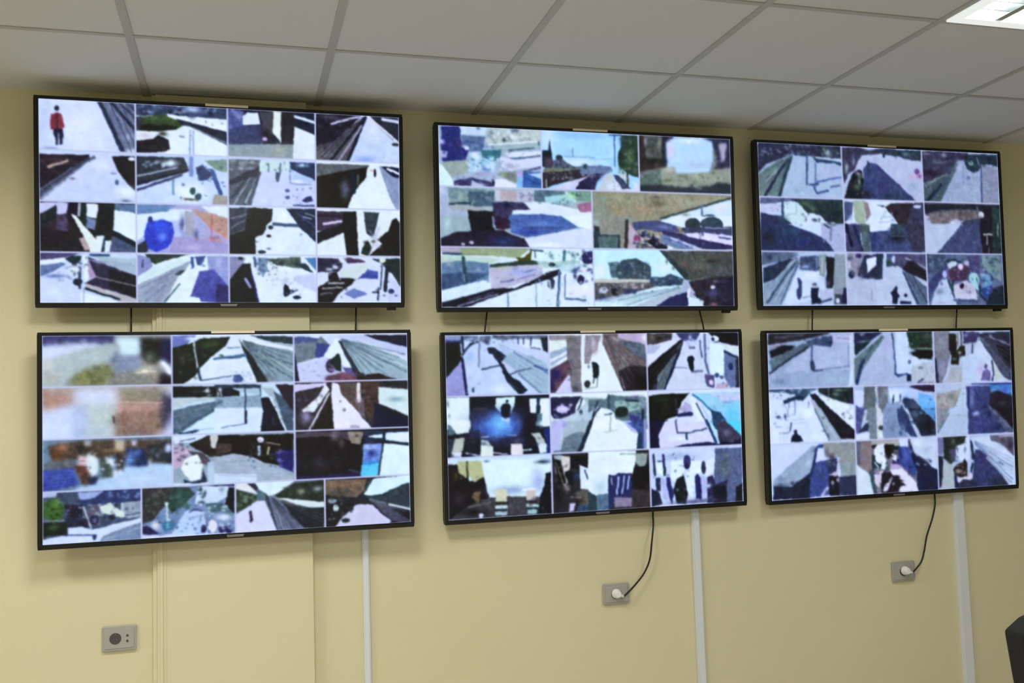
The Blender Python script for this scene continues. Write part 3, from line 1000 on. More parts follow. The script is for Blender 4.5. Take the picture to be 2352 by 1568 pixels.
p 2c3048 330 640 420 635 480 740 410 710
p 304434 180 700 440 780 430 840 300 930 180 980
q 7c9484 14 210 760 420 900 22
p d4d4f4 180 1010 440 840 530 835 680 1200 180 1210
p 54707c 450 700 540 750 560 800 540 830 440 830
l 3c4458 34 545 780 690 1180
p 707890 570 780 640 820 990 1160 690 1190
l 4c5468 12 640 850 860 1150
l a4a8b4 12 620 860 760 1150
l 94989c 22 740 850 990 1030
p 28342c 650 770 860 640 1200 600 1200 880 700 810
b 9c9c84 .9 940 730 50 30
b a8a8b0 .8 1120 700 60 30
p d8e4e4 640 800 1200 850 1200 905 1030 915
p 1c2430 720 850 1000 920 1200 910 1200 1170 980 1140 820 980
p 30243c 355 950 385 945 402 1060 372 1090
C 3 3 4 4
f 202430
p 7c6454 1200 600 1680 590 1640 740 1560 800 1200 770
b 4c5048 1 1380 740 150 50
l 94785c 10 1300 680 1600 640
p d8f4fc 1750 590 2180 540 2180 660 1800 790 1640 770
l 344850 26 1720 600 1660 720
p 30404c 1640 790 1850 760 2080 650 2180 630 2180 920 1900 860
p ccc8e8 1550 880 1730 880 1950 1070 1900 1150 1280 1150 1400 1020 1500 950
p 1c1c24 1200 800 1500 850 1530 920 1420 1000 1320 1150 1200 1150
e c0d4d4 1335 920 32 40
e 8c9cac 1290 840 50 28
e 2c3438 1505 935 24 40
e 243034 1440 1060 46 26
p 44445c 1700 820 2180 970 2180 1110 1960 1070
l 788088 20 1740 830 1900 870
l d0dcdc 24 1930 880 2180 935
p 141420 1930 920 2180 970 2180 1060
C 0 0 4 3
B 5
U A
l f0f4fc 36 1540 460 1620 560
e fff0d8 1330 548 34 14
l f8e8c0 9 1230 565 1450 550
C 1 0 4 3
B 8
l d8b8ac 9 1030 895 1530 905
l 38302c 16 985 1060 990 1130
C 2 0 4 3
B 3
U C
q 3c3030 10 560 380 760 660 22
q d8e0e8 10 660 300 1080 520 18
q 243058 10 820 340 1360 440 18
q 58504c 12 300 180 1600 340 22
F 5468b8 8 5 220 500 540 480 240 700 590 640
C 3 0 4 4
q a8b4c8 22 460 860 1280 1020 18
q 1c2038 20 420 860 1260 1140 18
q 3c6c34 12 210 820 430 1180 20
q d4dce4 10 830 860 1120 1000 18
F 8c9cb4 8 4 1280 1080 880 1240 1280 1250 880 1290
C 3 1 4 4
q 3c6454 26 1340 720 1950 1100 18
q c8d4e4 22 1560 960 2330 1220 18
q 243458 24 1340 960 2340 1200 16
q dce4ec 16 1940 700 2300 1150 18
q 5c6c9c 14 1600 900 2100 1220 20
C 0 1 4 3
U A
q 44503c 10 1680 260 1920 660 26
q 2c5030 10 1960 200 2240 380 22
U B
F 54646c 9 8 270 200 560 720 270 200 850 340
q 8c9cb8 10 60 560 420 680 16
C 1 1 4 3
U A
F 5c7080 8 6 2200 900 1700 1240 2200 880 1630 1010
U B
q 5c7890 14 -20 840 450 950 16
q 3c5c70 10 620 820 820 1180 18
C 2 1 4 3
U C
q 504450 14 1680 210 2060 420 18
q b0a0b0 8 1670 200 1840 330 18
U D
q 504834 16 340 150 640 380 16
q 2c3c6c 14 360 280 820 460 18
F 94a0b0 7 5 20 400 420 380 0 560 800 600
C 0 2 4 3
U B
F 5c7080 9 8 1380 200 1640 640 1380 190 2130 340
q 5c4458 10 1220 560 1560 650 20
q 9c94b8 8 930 450 1250 650 20
C 1 2 4 3
q 5c5468 16 890 820 1200 1190 20
q 6c5c54 10 1400 760 1740 1000 24
C 2 2 4 3
U D
q 2c2430 14 900 100 1600 500 30
q 5878b8 6 1650 220 1820 420 26
C 3 2 4 4
F 3c4454 8 7 600 790 700 1160 640 810 1000 1150
F 4c5458 8 4 720 850 1180 1100 720 830 1180 940
q 2c3c34 14 220 760 420 900 16
q 5c6858 12 700 680 1170 820 18
C 3 3 4 4
F 5c6474 7 5 1700 830 1960 1060 1720 810 2140 960
q 3c4440 16 1230 800 1520 1080 20
q c0ccd4 8 1240 820 1540 1080 12
q 5c5048 8 1230 640 1640 780 24
@TV2
T A 980 270 6.189
T B 1340 270 6.189
T C 980 500 6.189
T D 1340 500 6.189
C 0 0 3 3
U A
f a4b4cc
p 28307c 220 130 485 120 500 420 610 480 560 610 400 640 230 620 215 400
b 342c68 .9 450 380 60 120
b c4c4ec 1 230 350 30 40
p b0b0d8 180 480 310 480 300 570 180 570
p c4d8f0 480 120 860 150 850 260 500 250
b 3c5068 1 745 160 30 25
p 64789c 500 260 850 280 800 480 640 500 520 360
q 3c5490 14 510 280 800 460 28
e ccdcf0 580 440 30 30
p bcc8c4 855 160 1660 190 1660 350 1000 390 860 370
q 7c8c98 18 880 190 1600 340 34
q e4f0f4 10 880 190 1500 300 34
b 304450 1 1120 320 30 25
b 44606c 1 1280 190 50 20
p 9cb4bc 870 390 1660 340 1660 450 1100 500
l 506478 22 1180 470 1540 440
l 34486c 14 1600 350 1610 400
l e8f0f8 20 900 390 1580 350
p dce4fc 1120 500 1660 480 1660 530 1300 570 1180 560
l 54647c 22 1200 590 1400 575 1660 540
p d4d8f8 1060 560 1300 610 1660 560 1660 690 1370 725 1200 760 1060 690
b a8a8c0 .9 1200 690 90 40
l 5c6080 34 1370 780 1660 700
p 3c7484 770 470 1080 460 1060 560 1000 610 840 620
b a8e4f4 1 930 580 40 30
p a8ccec 620 510 780 550 1000 650 980 760 620 770
q e4f4fc 10 620 520 980 760 36
q 5c7cac 8 640 560 960 760 30
p 98a4a0 230 630 600 600 620 780 380 850 250 780
p d8f4f4 170 620 240 700 370 860 400 1010 170 1010
p 3c3c68 400 900 640 850 960 920 990 980 850 990 650 890 640 980 400 970
b a8a4cc .9 800 800 120 40
b c0c8f0 1 760 960 90 25
l 1c2044 30 950 890 980 970
p 8c9484 1000 790 1290 760 1290 930 1100 860
b 6c7484 .8 1220 840 60 50
p e4e4f8 990 880 1100 870 1290 950 1290 1030 960 1030
p b4a8e0 1290 760 1375 765 1375 850 1290 850
p 88b8e8 1290 850 1370 850 1370 1030 1290 1030
p 3c64a4 1375 780 1680 770 1680 1030 1375 1030
p b4ccec 1450 810 1660 780 1660 880
l 244488 20 1400 850 1620 950
C 0 1 3 3
f a8d6fc
b 90c0f8 1 2250 260 450 60
b dcf0fc 1 2150 640 300 60
b d0e8fc 1 1740 260 90 200
p 5c6478 1780 620 1930 570 2000 640 2120 700 2400 680 2400 800 1680 860
p 1c2c3c 1650 470 1740 460 1758 310 1780 460 1800 560 1800 700 1650 700
p 4c3c50 1690 560 1790 560 1800 700 1690 720
e 2c3444 1895 570 50 36
l 3c4864 26 1910 590 1915 680
e 2c4450 2270 690 30 30
p 78806c 1670 720 2352 720 2352 780 1670 790
p 34303c 1650 780 2000 760 2150 740 2400 760 2400 820 1960 920 1740 990 1650 1030
q 88808c 12 1940 780 2120 890 20
p d0ccec 1740 1030 1980 930 2150 880 2400 800 2400 900 2280 960 1900 1040
p 1c2044 2100 1040 2150 970 2300 900 2400 860 2400 1040
l 5c7c9c 8 1960 558 2400 568
l 40545c 8 2085 440 2090 560
l e0d8cc 14 1710 880 1710 1000
U B
l 80a0c0 8 110 592 460 592
p 6c7ca0 -40 690 110 690 250 680 400 700 430 760 280 830 -40 800
b 2c4450 1 35 700 36 36
p d4d8e8 440 880 520 860 680 1020 820 960 820 1070 450 1070
p 24204c -60 920 150 800 290 790 160 1000 80 1040 -60 1040
q 98909c 8 -20 780 200 860 22
p c0c8d0 180 1060 300 870 330 800 430 800 480 1060
b d8e4fc 1 390 970 60 60
p 3c4464 430 810 510 820 690 1010 560 1010
p c4ccd0 480 780 620 790 625 920
l 3c4838 30 635 760 640 960
p d8e0f0 700 900 820 960 820 1060 740 1000
l 3c5880 16 452 260 458 700
p 2c4438 540 260 800 250 800 850 700 830 600 760 510 700 500 500 560 400
b 6c8454 .9 670 540 50 90
q 5c7464 16 540 300 770 780 34
b 203850 .8 560 380 30 100
l 304c70 20 380 250 540 255
C 0 2 3 3
f 787c80
p 342c2c 790 250 880 260 900 560 1100 600 1190 560 1190 700 900 750 790 770
p 505854 870 260 1130 250 1130 520 1050 570 950 550 880 420
b a8a494 .9 1095 380 30 90
b a8a8b4 1 890 340 20 50
b 1c2420 .9 1050 610 80 50
p 20283c 1125 250 1310 260 1300 320 1180 350 1200 660 1120 690
p b8d8fc 1300 280 1700 290 1845 350 1850 600 1800 770 1320 810 1200 700 1190 350
b e0d0f4 1 1245 460 50 130
b e8f4fc 1 1500 330 160 30
b b0c0dc 1 1600 680 190 50
p 343850 1680 290 2140 290 2140 700 2000 740 1860 740 1930 600 1860 450 1830 345
p a8a4bc 1930 370 2050 370 2010 600 1950 640
b 24284c 1 1930 560 30 80
p 94988c 1100 710 1310 700 1330 790 1840 770 1840 740 2140 700 2140 930 1840 960 1700 1000 1100 980
b d0d0c4 1 1220 740 70 20
p 5c7068 790 850 1110 730 1120 960 790 970
b 5c7040 .9 1200 890 70 20
b 647858 .9 1600 920 60 16
p 1c2c3c 790 960 1100 950 1250 975 1500 990 1840 960 1900 920 2140 930 2140 1110 790 1110
b 384048 .8 1230 1010 90 20
l 94a098 16 1510 970 1700 1010
C 1 0 3 2
U A
f a4b4bc
p a8b4d0 170 990 320 990 300 1260 600 1320 600 1500 170 1500
b c0ccec 1 230 1040 40 50
p 748c94 310 990 600 1010 980 1040 960 1260 330 1240
q a4b0a0 14 330 1060 600 1200 26
p 4c6478 600 1050 980 1050 960 1260 610 1260
l 283c48 26 330 1230 640 1215
p a4a8ac 330 1260 960 1275 960 1300 600 1330 330 1300
p c8c8d8 980 1030 1055 1030 1050 1260 1010 1260
p b8a8b0 1060 1030 1310 1040 1280 1180 1070 1180
p c0c0d8 1290 1040 1530 1040 1520 1190 1300 1180
q 6c7088 8 1300 1060 1520 1170 28
p 5c7484 1530 1030 1980 1040 1960 1200 1540 1200
p a0d0d4 1680 1120 1980 1090 2120 1110 2120 1200 1700 1210
p 7c9c8c 1980 1040 2400 1040 2400 1200 2140 1180
b b8ecb8 1 2060 1110 80 40
b 204450 1 2160 1090 40 25
q 5c7c90 10 1740 1180 2100 1280 28
p 3c3860 950 1210 1140 1190 1380 1210 1490 1310 1220 1330 1200 1520 950 1520
b 0c1c3c 1 1160 1240 60 40
p dce8f8 1370 1200 1700 1200 2100 1290 2400 1350 2400 1520 1940 1440 1800 1380 1230 1370 1230 1310 1500 1310
p 1c1c24 590 1320 970 1330 970 1500 620 1500
p a0708c 2140 1230 2400 1180 2400 1340 2180 1340
p 44649c 1180 1380 1650 1365 1900 1410 2050 1510 1150 1510
l 9094b4 22 950 1400 960 1500
U C
p 9cb0b8 170 -30 605 -30 628 170 400 210 200 290
b b0ccd0 1 300 80 50 90
p 141824 600 -30 960 -30 970 200 640 190
p 241c38 200 290 430 190 1100 175 1240 250 1400 300 1480 430 200 430
p 341c3c 980 -30 1100 0 1190 40 1200 140 1100 170 990 160
b 283870 1 1100 330 220 70
l 9498b8 20 950 -20 955 130
p 4c68a8 1180 -30 1920 -30 2170 130 1860 200 1420 275 1210 200
b 7088c8 .9 1600 80 200 40
b 34409c .9 1450 200 180 40
l 2c3c6c 12 1380 140 1950 130
p d4dcf8 1400 290 2150 155 2400 120 2400 450 1480 430
b e8fcfc 1 1700 380 200 40
p e8f8f8 1920 -30 2400 -30 2400 160 2150 120
e c8c0d8 525 368 26 22
e c8c0d8 640 350 34 26
C 1 1 3 2
U B
f 94907c
p 8c9484 120 1080 330 1090 340 1510 120 1510
b 6c6450 .9 1060 1210 110 60
b a89078 .9 830 1300 150 60
b 5c4858 .7 1060 1130 90 20
b a0a48c .8 500 1150 120 50
b a8a494 .8 1500 1200 250 40
b 6c6c58 .7 420 1280 100 40
p c8e0f0 2140 1130 2140 1510 1060 1510 1130 1430
b e0e4fc 1 1950 1280 160 80
l 3c4c4c 34 1100 1430 2140 1125
l 5c7090 30 1690 1240 1695 1420
e 24344c 1800 1480 160 110
e 2c4450 1540 1490 110 70
U D
p 8c8c84 120 -30 720 -30 700 230 640 410 540 430 120 440
b 9cb0ac .8 190 60 60 60
p 283c48 150 110 240 120 240 230 530 240 525 440 150 440
p 546c70 220 260 495 255 495 430 230 430
l 302c30 46 625 40 605 430
p 444c7c 700 60 1000 30 1310 50 1370 190 1100 195 860 150 730 180
b 7480b8 .9 1150 130 120 30
p b8a8b8 650 60 740 180 740 440 650 440
p e0ecfc 1100 40 1300 -30 2140 -30 2140 110 1450 140 1350 110
e 283c48 1560 90 110 100
e 2c4458 1830 80 160 100
p 3c4468 1390 130 2140 120 2140 250 1750 235 1450 210
l a8b4cc 12 1730 135 2080 140
p 6c80a0 1110 220 1400 290 1720 440 1200 440 1100 320
p b8c0dc 1240 260 1500 350 1720 440 1600 440 1250 330
l 50589c 18 1180 280 1500 400
p 2c2c60 1110 180 1300 200 1500 240 1900 340 2140 380 2140 430 1900 450 1700 430 1400 310 1150 225
p dcd8f8 1420 220 1700 200 2140 250 2140 385 1500 260
l 34406c 22 1690 200 1710 240
l 3c4468 20 1930 270 2100 290
q 20244c 22 740 190 1100 410 30
q e0d8f4 14 740 200 1060 400 26
e 883c70 765 290 46 50
e 14184c 850 230 30 40
p 14142c 900 320 980 280 1000 200 1010 290 1060 330 1200 400 1190 440 1060 440
p f0f4fc 1210 380 1320 440 1200 440
C 2 0 3 2
U C
f dcecfc
p a8a0b4 180 400 490 410 480 505 200 480
p 98a484 475 410 1500 420 1300 570 900 535 480 520
l 2c4850 34 230 505 490 512
l 6c7048 12 480 520 900 525
p bcd4c8 200 540 480 545 860 550 1100 580 900 650 600 630 200 650
p 64809c 200 640 500 600 880 640 890 860 600 950 200 1040
p 3c5478 200 800 500 770 880 790 600 950 200 1040
b a0a8b4 .8 320 660 60 60
b 8c9cc8 .8 720 740 90 30
l 2c4c58 46 520 560 570 990
l 8898a0 18 525 800 540 900
p 504c10 1270 560 1400 550 1500 440 1485 600 1330 625
p 2c4438 890 660 1300 610 1500 600 1640 630 1640 660 1340 670 900 700
p b8b4cc 885 700 1300 670 1650 655 1660 850 1300 930 1040 1020 920 1010
b a0ace8 .9 1350 770 200 50
b b0b8b0 .9 1100 720 100 30
l 7074a8 26 1060 910 1240 870
l 7074b8 16 1320 860 1540 800
l 7074a8 20 1400 765 1530 730
p d8ecf8 200 1030 600 930 890 865 910 1005 600 1090 200 1200
p 14182c 200 1200 700 1070 900 1005 1250 990 1540 870 1700 770 1900 720 1920 790 1550 930 1100 1070 540 1270 200 1270
l a8a0b8 18 440 1250 1000 1080
l 64648c 14 600 1160 960 1050
p d8f4f4 1560 470 2250 450 2200 560 2100 620 1580 630
l 4c7488 44 1965 470 1950 650
l 2c4048 22 1480 450 1650 465
l 3c5468 18 1540 460 1550 560
p a8c4c4 1560 620 2200 600 2150 700 1660 710
e 1c3840 1785 660 46 30
p b4d4e0 1880 660 2230 640 2100 780 1900 750
l 5c88a0 14 1560 890 1562 1270
l 2c5868 15 1155 1060 1155 1270
l 6888ac 40 1890 760 1868 1260
l 34486c 20 1895 780 1850 1260
l 3c4c74 16 1975 790 1965 1110
l 4c5c80 28 1980 1140 2260 1160
e 2c3454 1770 920 50 90
p a8b4c4 1720 870 1760 870 1780 1030 1750 1010
q 2c3868 26 2080 470 2450 960 34
e 24285c 2310 560 110 90
e 181c44 2195 870 46 70
e e8e4fc 2250 740 50 40
p e8ecfc 2000 950 2450 950 2450 1110 2000 1110
C 2 1 3 2
U D
f a8b4cc
p c4f0fc 130 450 1060 440 1460 850 1200 870 960 850 130 870
b ecf4fc 1 240 740 100 110
b e8f8fc .8 1150 700 130 90
p 5c7484 345 625 500 610 560 850 400 840
p 38505c 480 660 560 590 640 580 760 565 850 620 960 680 965 860 500 860 460 780
b 2c4060 .9 610 690 90 70
q 7c8c98 18 480 620 940 840 26
b 5c5058 .8 720 830 60 30
p c0c0b8 130 855 940 865 940 905 130 915
p 5c5c60 130 915 940 905 1060 950 900 1010 560 1080 130 1170
q c0b4b4 14 200 930 900 1000 28
p 18282c 390 950 450 950 480 1020 490 1090 410 1080
e c8c8e0 290 1020 60 46
p 3c4468 560 1000 780 1000 760 1060 580 1070
b 343c60 .9 260 1120 90 30
p 344c60 950 830 1150 830 1240 780 1430 860 1400 970 1100 980 950 910
q 7c98b8 12 960 850 1400 960 26
b 283060 .9 1270 900 70 40
p d0ecf4 300 1180 700 1070 950 990 1250 950 1420 940 1320 1060 1000 1190 560 1290 130 1290 130 1180
l 7c9ca8 14 620 1230 1320 990
l 8ca0b4 14 800 1230 1380 1030
l 9cb4c0 24 500 1160 1000 1040
p b0bccc 700 1250 1300 1000 1400 1000 1100 1230
p 4c5050 1080 460 2150 460 2150 860 1900 820 1560 880 1450 860
p 2c4048 1080 460 1160 460 1500 800 1500 880 1440 850
b 705850 .9 1430 630 60 50
b 64645c .9 1650 660 130 110
b 343430 1 1830 610 100 30
b 60646c .8 1950 740 130 50
l 70706c 12 1560 870 1800 820
p 302838 1500 890 1700 860 1900 820 2150 820 2150 1290 1720 1250 1640 1130 1530 960
p 24203c 1900 850 2150 830 2150 1290 1900 1290
e dcd4f4 1845 970 34 26
b 54508c .8 1850 1060 90 60
b 888494 .7 1880 890 40 20
p 24285c 1050 1240 1240 1110 1400 1060 1500 1040 1500 1270 1050 1290
p d4e8f0 1490 1110 1720 1160 1680 1290 1490 1290
l e8ecf8 34 1510 1000 1492 1110
p 1c2038 1560 1060 1730 1130 1620 1130
b a8788c .8 1860 1215 60 25
C 0 0 3 3
U A
q 3c3c74 8 220 380 580 600 26
q 5c8094 18 640 300 1100 700 24
q ecf4fc 14 560 480 1100 780 22
q a4a8b4 12 1080 440 1640 740 24
q 7c7c98 10 400 800 980 960 24
q d4dcd8 16 880 180 1620 330 22
C 0 1 3 3
q 28303c 14 1680 660 2300 760 18
q b0acc0 12 1700 780 2200 900 14
U B
F 6c6c8c 6 5 330 790 160 1040 300 780 0 900
q 3c5444 16 520 300 780 800 26
q 94a0b4 10 -20 690 420 790 16
q 7c84a4 10 430 820 680 1020 16
C 0 2 3 3
q 5c5c58 12 830 300 1120 700 30
B 2.5
q 6c7460 14 1110 740 2080 950 26
q 2c3844 10 820 960 2080 1060 30
C 1 0 3 2
U A
q 44606c 12 1540 1050 2100 1260 20
q 3c4060 12 960 1200 1460 1300 22
q e8f4f4 10 1680 1060 2340 1260 18
q 90a8b0 12 330 1020 960 1240 26
U C
q 2c2440 12 260 200 1100 380 30
q 5c78b8 8 1200 20 2000 240 34
C 1 1 3 2
U B
q 84806c 16 200 1120 1600 1400 46
q a4947c 10 300 1120 1500 1380 40
U D
q 243464 18 700 170 1180 420 20
q c8c0e4 12 720 190 1180 410 18
q 5c5c94 12 1150 200 2080 420 20
q 28304c 14 1400 140 2090 240 18
q e8ecfc 10 1450 220 2080 340 22
C 2 0 3 2
U C
q 4c7080 18 1560 460 2220 720 22
q e0f0f4 14 1560 620 2240 800 22
q 5c709c 12 260 640 880 960 34
q 8c90c0 10 940 700 1640 960 30
q 9cb4c8 12 1560 900 2300 1220 26
q 342c60 16 2080 470 2420 940 24
q e4dcf4 14 2080 480 2420 940 22
C 2 1 3 2
U D
q 34485c 20 360 620 950 850 22
q 3c3c4c 18 180 920 1000 1100 20
q c4c8d8 14 180 920 1000 1100 18
q 4c5c80 12 960 820 1440 980 16
F 8498ac 8 5 1380 1000 600 1230 1380 960 200 1160
q 54504c 14 1150 500 2080 820 40
q 3c3450 12 1540 860 2100 1200 34
@TV5
T A 1000 740 6.189
T B 1360 740 6.189
T C 1000 970 6.189
T D 1360 970 6.189
C 0 0 3 3
U A
f c0cff2
p 8c94bc 110 180 370 180 380 290 110 290
p 3c4480 110 270 370 260 370 310 110 330
p 141c1c 110 300 350 290 365 500 400 500 180 810 110 850
p 9898d0 110 850 370 560 430 1080 110 1080
l 102440 34 380 210 400 440
l 182c40 34 385 470 440 400 500 320 610 280
l 10144c 40 385 540 455 1060
p 5c6c88 400 200 780 200 800 280 720 300 400 270
q c8d4ec 12 410 210 900 290 24
l 707c9c 24 625 300 622 640
b a8bcf0 .9 500 500 60 100
l 2c3c50 22 665 672 920 622
b 2c3454 1 740 300 40 30
p 182440 730 370 800 360 860 375 1085 548 940 562 850 470 760 450
l 14283c 50 850 470 1060 790
p 0c2034 950 700 1010 700 1110 800 1190 835 1320 975 1230 1045 1180 1020 1030 860
p c4d0f4 760 290 1100 300 1620 440 1620 540 1300 480 1060 400
p a0b8cc 1080 440 1400 500 1620 640 1620 1060 1530 1060 1200 760 950 560
l c8c8e8 30 960 580 1180 720
l 6c84ac 24 1120 430 1620 740
l 4c5c94 30 1420 620 1600 690
l 7088a4 22 1190 740 1560 1060
l 3c4c64 18 1060 755 1200 700 1380 660
p 6c7488 780 190 1640 190 1640 440 1540 420 1500 250 1160 240 900 260
q 344454 10 800 200 1180 250 28
p dce8fc 1170 260 1510 250 1530 400 1300 370 1180 330
l 24284c 16 1185 230 1185 320
l 24284c 16 1260 230 1260 320
l 24284c 18 1365 220 1362 340
l 54647c 22 1370 370 1500 390
p 242c3c 1500 230 1620 220 1620 450 1550 420
e 344060 542 970 16 36
b d8e8f8 1 950 960 130 70
C 0 1 3 3
f e8f4f8
p 8c8490 1610 190 2090 190 2080 300 1610 260
p e0ece8 1640 270 1860 260 1890 380 1640 460
p 9cacc4 1640 440 1880 360 1900 480 1640 640
l e8ecfc 36 1640 560 1880 440
p 78747c 1870 200 2080 200 2080 700 2095 1030 1960 1030 1920 780 1650 700 1880 540
b 5c6054 .8 1930 260 50 40
p 604454 1640 690 1900 540 1960 760 1900 760 1700 1040 1640 1060
b 241c68 1 1720 750 90 90
b 201c60 1 1670 900 40 120
p d0ccf4 1910 740 1960 1040 1680 1060
b 484858 .9 2010 960 60 60
p 908894 2140 190 2370 190 2310 400 2230 480 2210 600 2120 600
b c8c4cc .9 2260 330 30 90
p 14242c 2240 570 2310 580 2345 640 2330 760 2300 810 2250 790
l 2c3444 18 2270 780 2260 870
l 3c4450 12 2320 780 2310 920
e 2c3038 2170 885 50 52
e 84909c 2190 640 22 30
l 909ca8 18 2130 955 2310 930
U B
b a89ca4 .8 50 400 40 90
p 706468 160 160 830 160 830 1040 470 1010 400 860 160 310
b 989094 .9 330 260 150 50
b 989094 .6 440 550 60 120
p 2c2430 380 700 560 620 830 640 830 1040 460 1010
b 141210 1 700 850 110 120
p 5c6878 380 270 830 310 830 600 560 430
p b8a8c8 380 170 830 160 830 340 520 270 380 230
b fff8fc 1 770 230 50 60
l ccbccc 30 770 290 790 420
l b4acc8 10 420 780 480 970
C 0 2 3 3
f ccd4f0
p 4c4448 770 160 1150 160 1140 270 960 320 770 330
b 241c18 .9 960 240 60 30
b 24304c .9 1080 220 50 30
b 706868 .9 870 240 40 40
p dce0f4 940 320 1270 220 1270 260 1040 460 790 620 790 450
p b0b4d4 790 330 1000 340 900 450 790 470
p 101018 1270 260 1310 260 1300 330 1170 700 1030 1010 790 1010 790 660 1000 470
b 4c4878 .9 930 930 60 50
p 64747c 1240 420 1180 620 1010 1000 930 1000 940 780 1100 560
l 142048 28 1230 460 1025 1000
p 3c4474 1190 150 1550 150 1500 260 1300 280
b c0c8f8 1 1400 230 22 40
b c8d0fc 1 1440 310 120 40
l 54607c 30 1400 375 1470 375
e 101c28 1415 540 52 50
p 101c28 1375 570 1460 570 1450 700 1430 730 1390 670
l 707c98 16 1190 652 1360 656
l 6c748c 26 1440 710 1580 700
l 4c5c84 26 1545 280 1570 500
l 5c6c90 34 1610 180 1620 560 1665 730
p dcf4f8 1690 300 1880 350 1900 770 1710 750 1680 560
p 14141c 1650 150 2140 150 2140 360 1860 310 1760 250
e e0ecf4 1760 240 50 40
e 1c2840 1730 250 24 22
p d8e8ec 1870 340 2090 350 2090 470 1880 420
p 64749c 1880 430 2040 480 2110 900 1980 950 1880 780
l 1c2c50 34 1890 425 2070 510
e 1c2c64 1978 640 34 46
p 2c3444 2050 500 2140 500 2140 970 2050 940
p 54507c 1610 750 1740 760 1750 940 1650 930 1620 860
e 34507c 1780 770 32 36
e 44587c 1850 790 30 24
e d4ccec 1700 860 30 40
p b8a8c0 1780 880 1940 860 1950 990 1760 990
C 1 0 3 3
U A
f 101828
p e2f4f6 110 1080 485 1070 505 1520 110 1520
b 486068 .9 180 1170 20 50
b 7c9098 .9 205 1340 20 30
p d8f4f0 870 1080 1140 1070 1130 1200 1080 1300 940 1290 865 1200
p 24203c 500 1230 870 1230 880 1300 700 1400 520 1520 500 1300
l 48404c 18 550 1240 740 1235
b 3c4c94 1 940 1450 420 180
b 5c88e0 1 930 1480 260 180
b 7cc0fc 1 920 1480 130 160
b 140c24 1 1340 1420 110 170
p f0f8fc 950 1360 1070 1360 1060 1500 950 1500
b 90c4fc .8 1000 1470 60 60
e 101830 1015 1215 74 56
e 101830 1030 1130 22 22
p 101830 945 1240 1080 1240 1065 1340 1010 1372 950 1340
p e8f4f4 1345 1090 1450 1090 1440 1290 1360 1290
p e8f4f4 1490 1080 1670 1080 1670 1490 1550 1490 1510 1440
l 183c50 38 1482 1080 1458 1320
p 547080 1470 1300 1540 1290 1520 1470 1440 1480
U C
p e8f4f0 230 -20 500 -20 505 60 490 150 310 165 260 90
p 5c7484 170 30 240 60 300 180 190 210
p 101828 190 190 480 160 640 100 660 540 170 560
b 4c70c4 1 900 80 300 110
b 7cbcfc 1 930 40 120 90
b 1c1c48 .9 1000 280 180 70
b 140c24 1 1330 120 80 120
p 2c3c54 200 250 290 250 250 450 190 440
p b8bcb4 290 230 430 215 390 420 240 440
p dce0f4 240 430 390 430 380 570 230 570
b 586880 .8 300 500 80 15
b 302858 .8 540 200 120 50
p a8b4b4 660 250 750 260 820 340 820 540 655 540
p e0ece4 655 340 830 340 840 560 655 560
p e8dce4 1085 310 1245 300 1262 520 1090 520
b 685c70 .7 1170 270 60 40
l c4ccf4 14 660 214 765 210
l c4ccf4 12 1055 188 1165 184
l c8d4f4 22 450 440 640 480
l d8c8dc 18 840 432 1035 450
l d8dce8 18 1250 397 1375 390
p b4bcb8 1370 155 1500 150 1590 320 1595 420 1490 430 1440 240
p dce8f8 1465 310 1595 310 1600 430 1500 440
p 1c2c7c 1540 110 1680 60 1680 490 1600 480 1600 330
b e8f4fc 1 1540 30 60 40
C 1 1 3 3
U A
f e8f4f8
p 24244c 1640 1070 2090 1060 2010 1180 1985 1380 1700 1375 1640 1300
e c8b8f0 1820 1240 90 50
q f0f0fc 8 1740 1180 1960 1320 24
l 1c2c44 24 2100 1080 2060 1200 1990 1360
p b8c8d8 2000 1290 2140 1140 2400 1150 2400 1200 2290 1260 2200 1520 1640 1520 1700 1420
b b8b8e8 .9 1780 1430 90 50
l 2c3848 28 2400 1160 2290 1290 2200 1480
e 3c4858 2080 1280 26 40
p a0b4b8 2090 1070 2400 1080 2400 1150 2150 1140
U B
p 5c7480 -40 1110 200 1100 240 1030 340 1050 780 1070 800 1520 700 1500 540 1480 430 1410 350 1380 330 1300 270 1250 100 1200 -40 1300
p 94b0ac 330 1120 700 1140 690 1240 540 1280 340 1220
b 2c2c50 .9 570 1120 80 16
b 6c5c8c .8 640 1060 100 20
e 1c2c2c 430 1280 90 80
p 343c88 540 1320 680 1340 720 1520 560 1520
b a8b4c8 .8 730 1150 50 60
l 1c2850 32 732 1250 730 1500
p f0f8fc 20 1420 130 1240 280 1300 350 1400 450 1420 540 1520 -20 1520
l 20304c 18 90 1140 30 1300 0 1480
l 90a0b0 18 272 1300 272 1520
l 2c4454 26 240 1040 250 1220
l 1c2c48 24 490 1110 670 1130
l 4c6878 20 190 1320 290 1300
U C
p b8b8e8 1660 -20 1920 -20 1800 200 1780 480 1640 480
p a8b8c4 1880 -20 2250 -20 2050 440 1780 440 1800 250
p 6c7c8c 1850 220 2050 130 2140 150 2030 430 1790 430 1820 300
p 1c2c40 2210 -20 2265 -20 2090 440 2020 440
l 5c6c74 20 1700 420 2000 350
b 9c94d0 .8 1850 40 40 40
U D
p b0b4e0 430 -20 660 -20 655 170 580 130
p 5c6cb0 500 0 600 0 655 120
p 3c548c 560 -20 790 -20 740 420 640 420 660 160
p 1c3c5c 660 160 725 150 725 420 640 420
l 8c94c0 44 765 -20 770 420
l 90a09c 16 270 -20 268 130
l b4ccb8 16 180 150 370 112
l 8c9098 20 410 452 640 452
C 1 2 3 3
U B
f d4dcf8
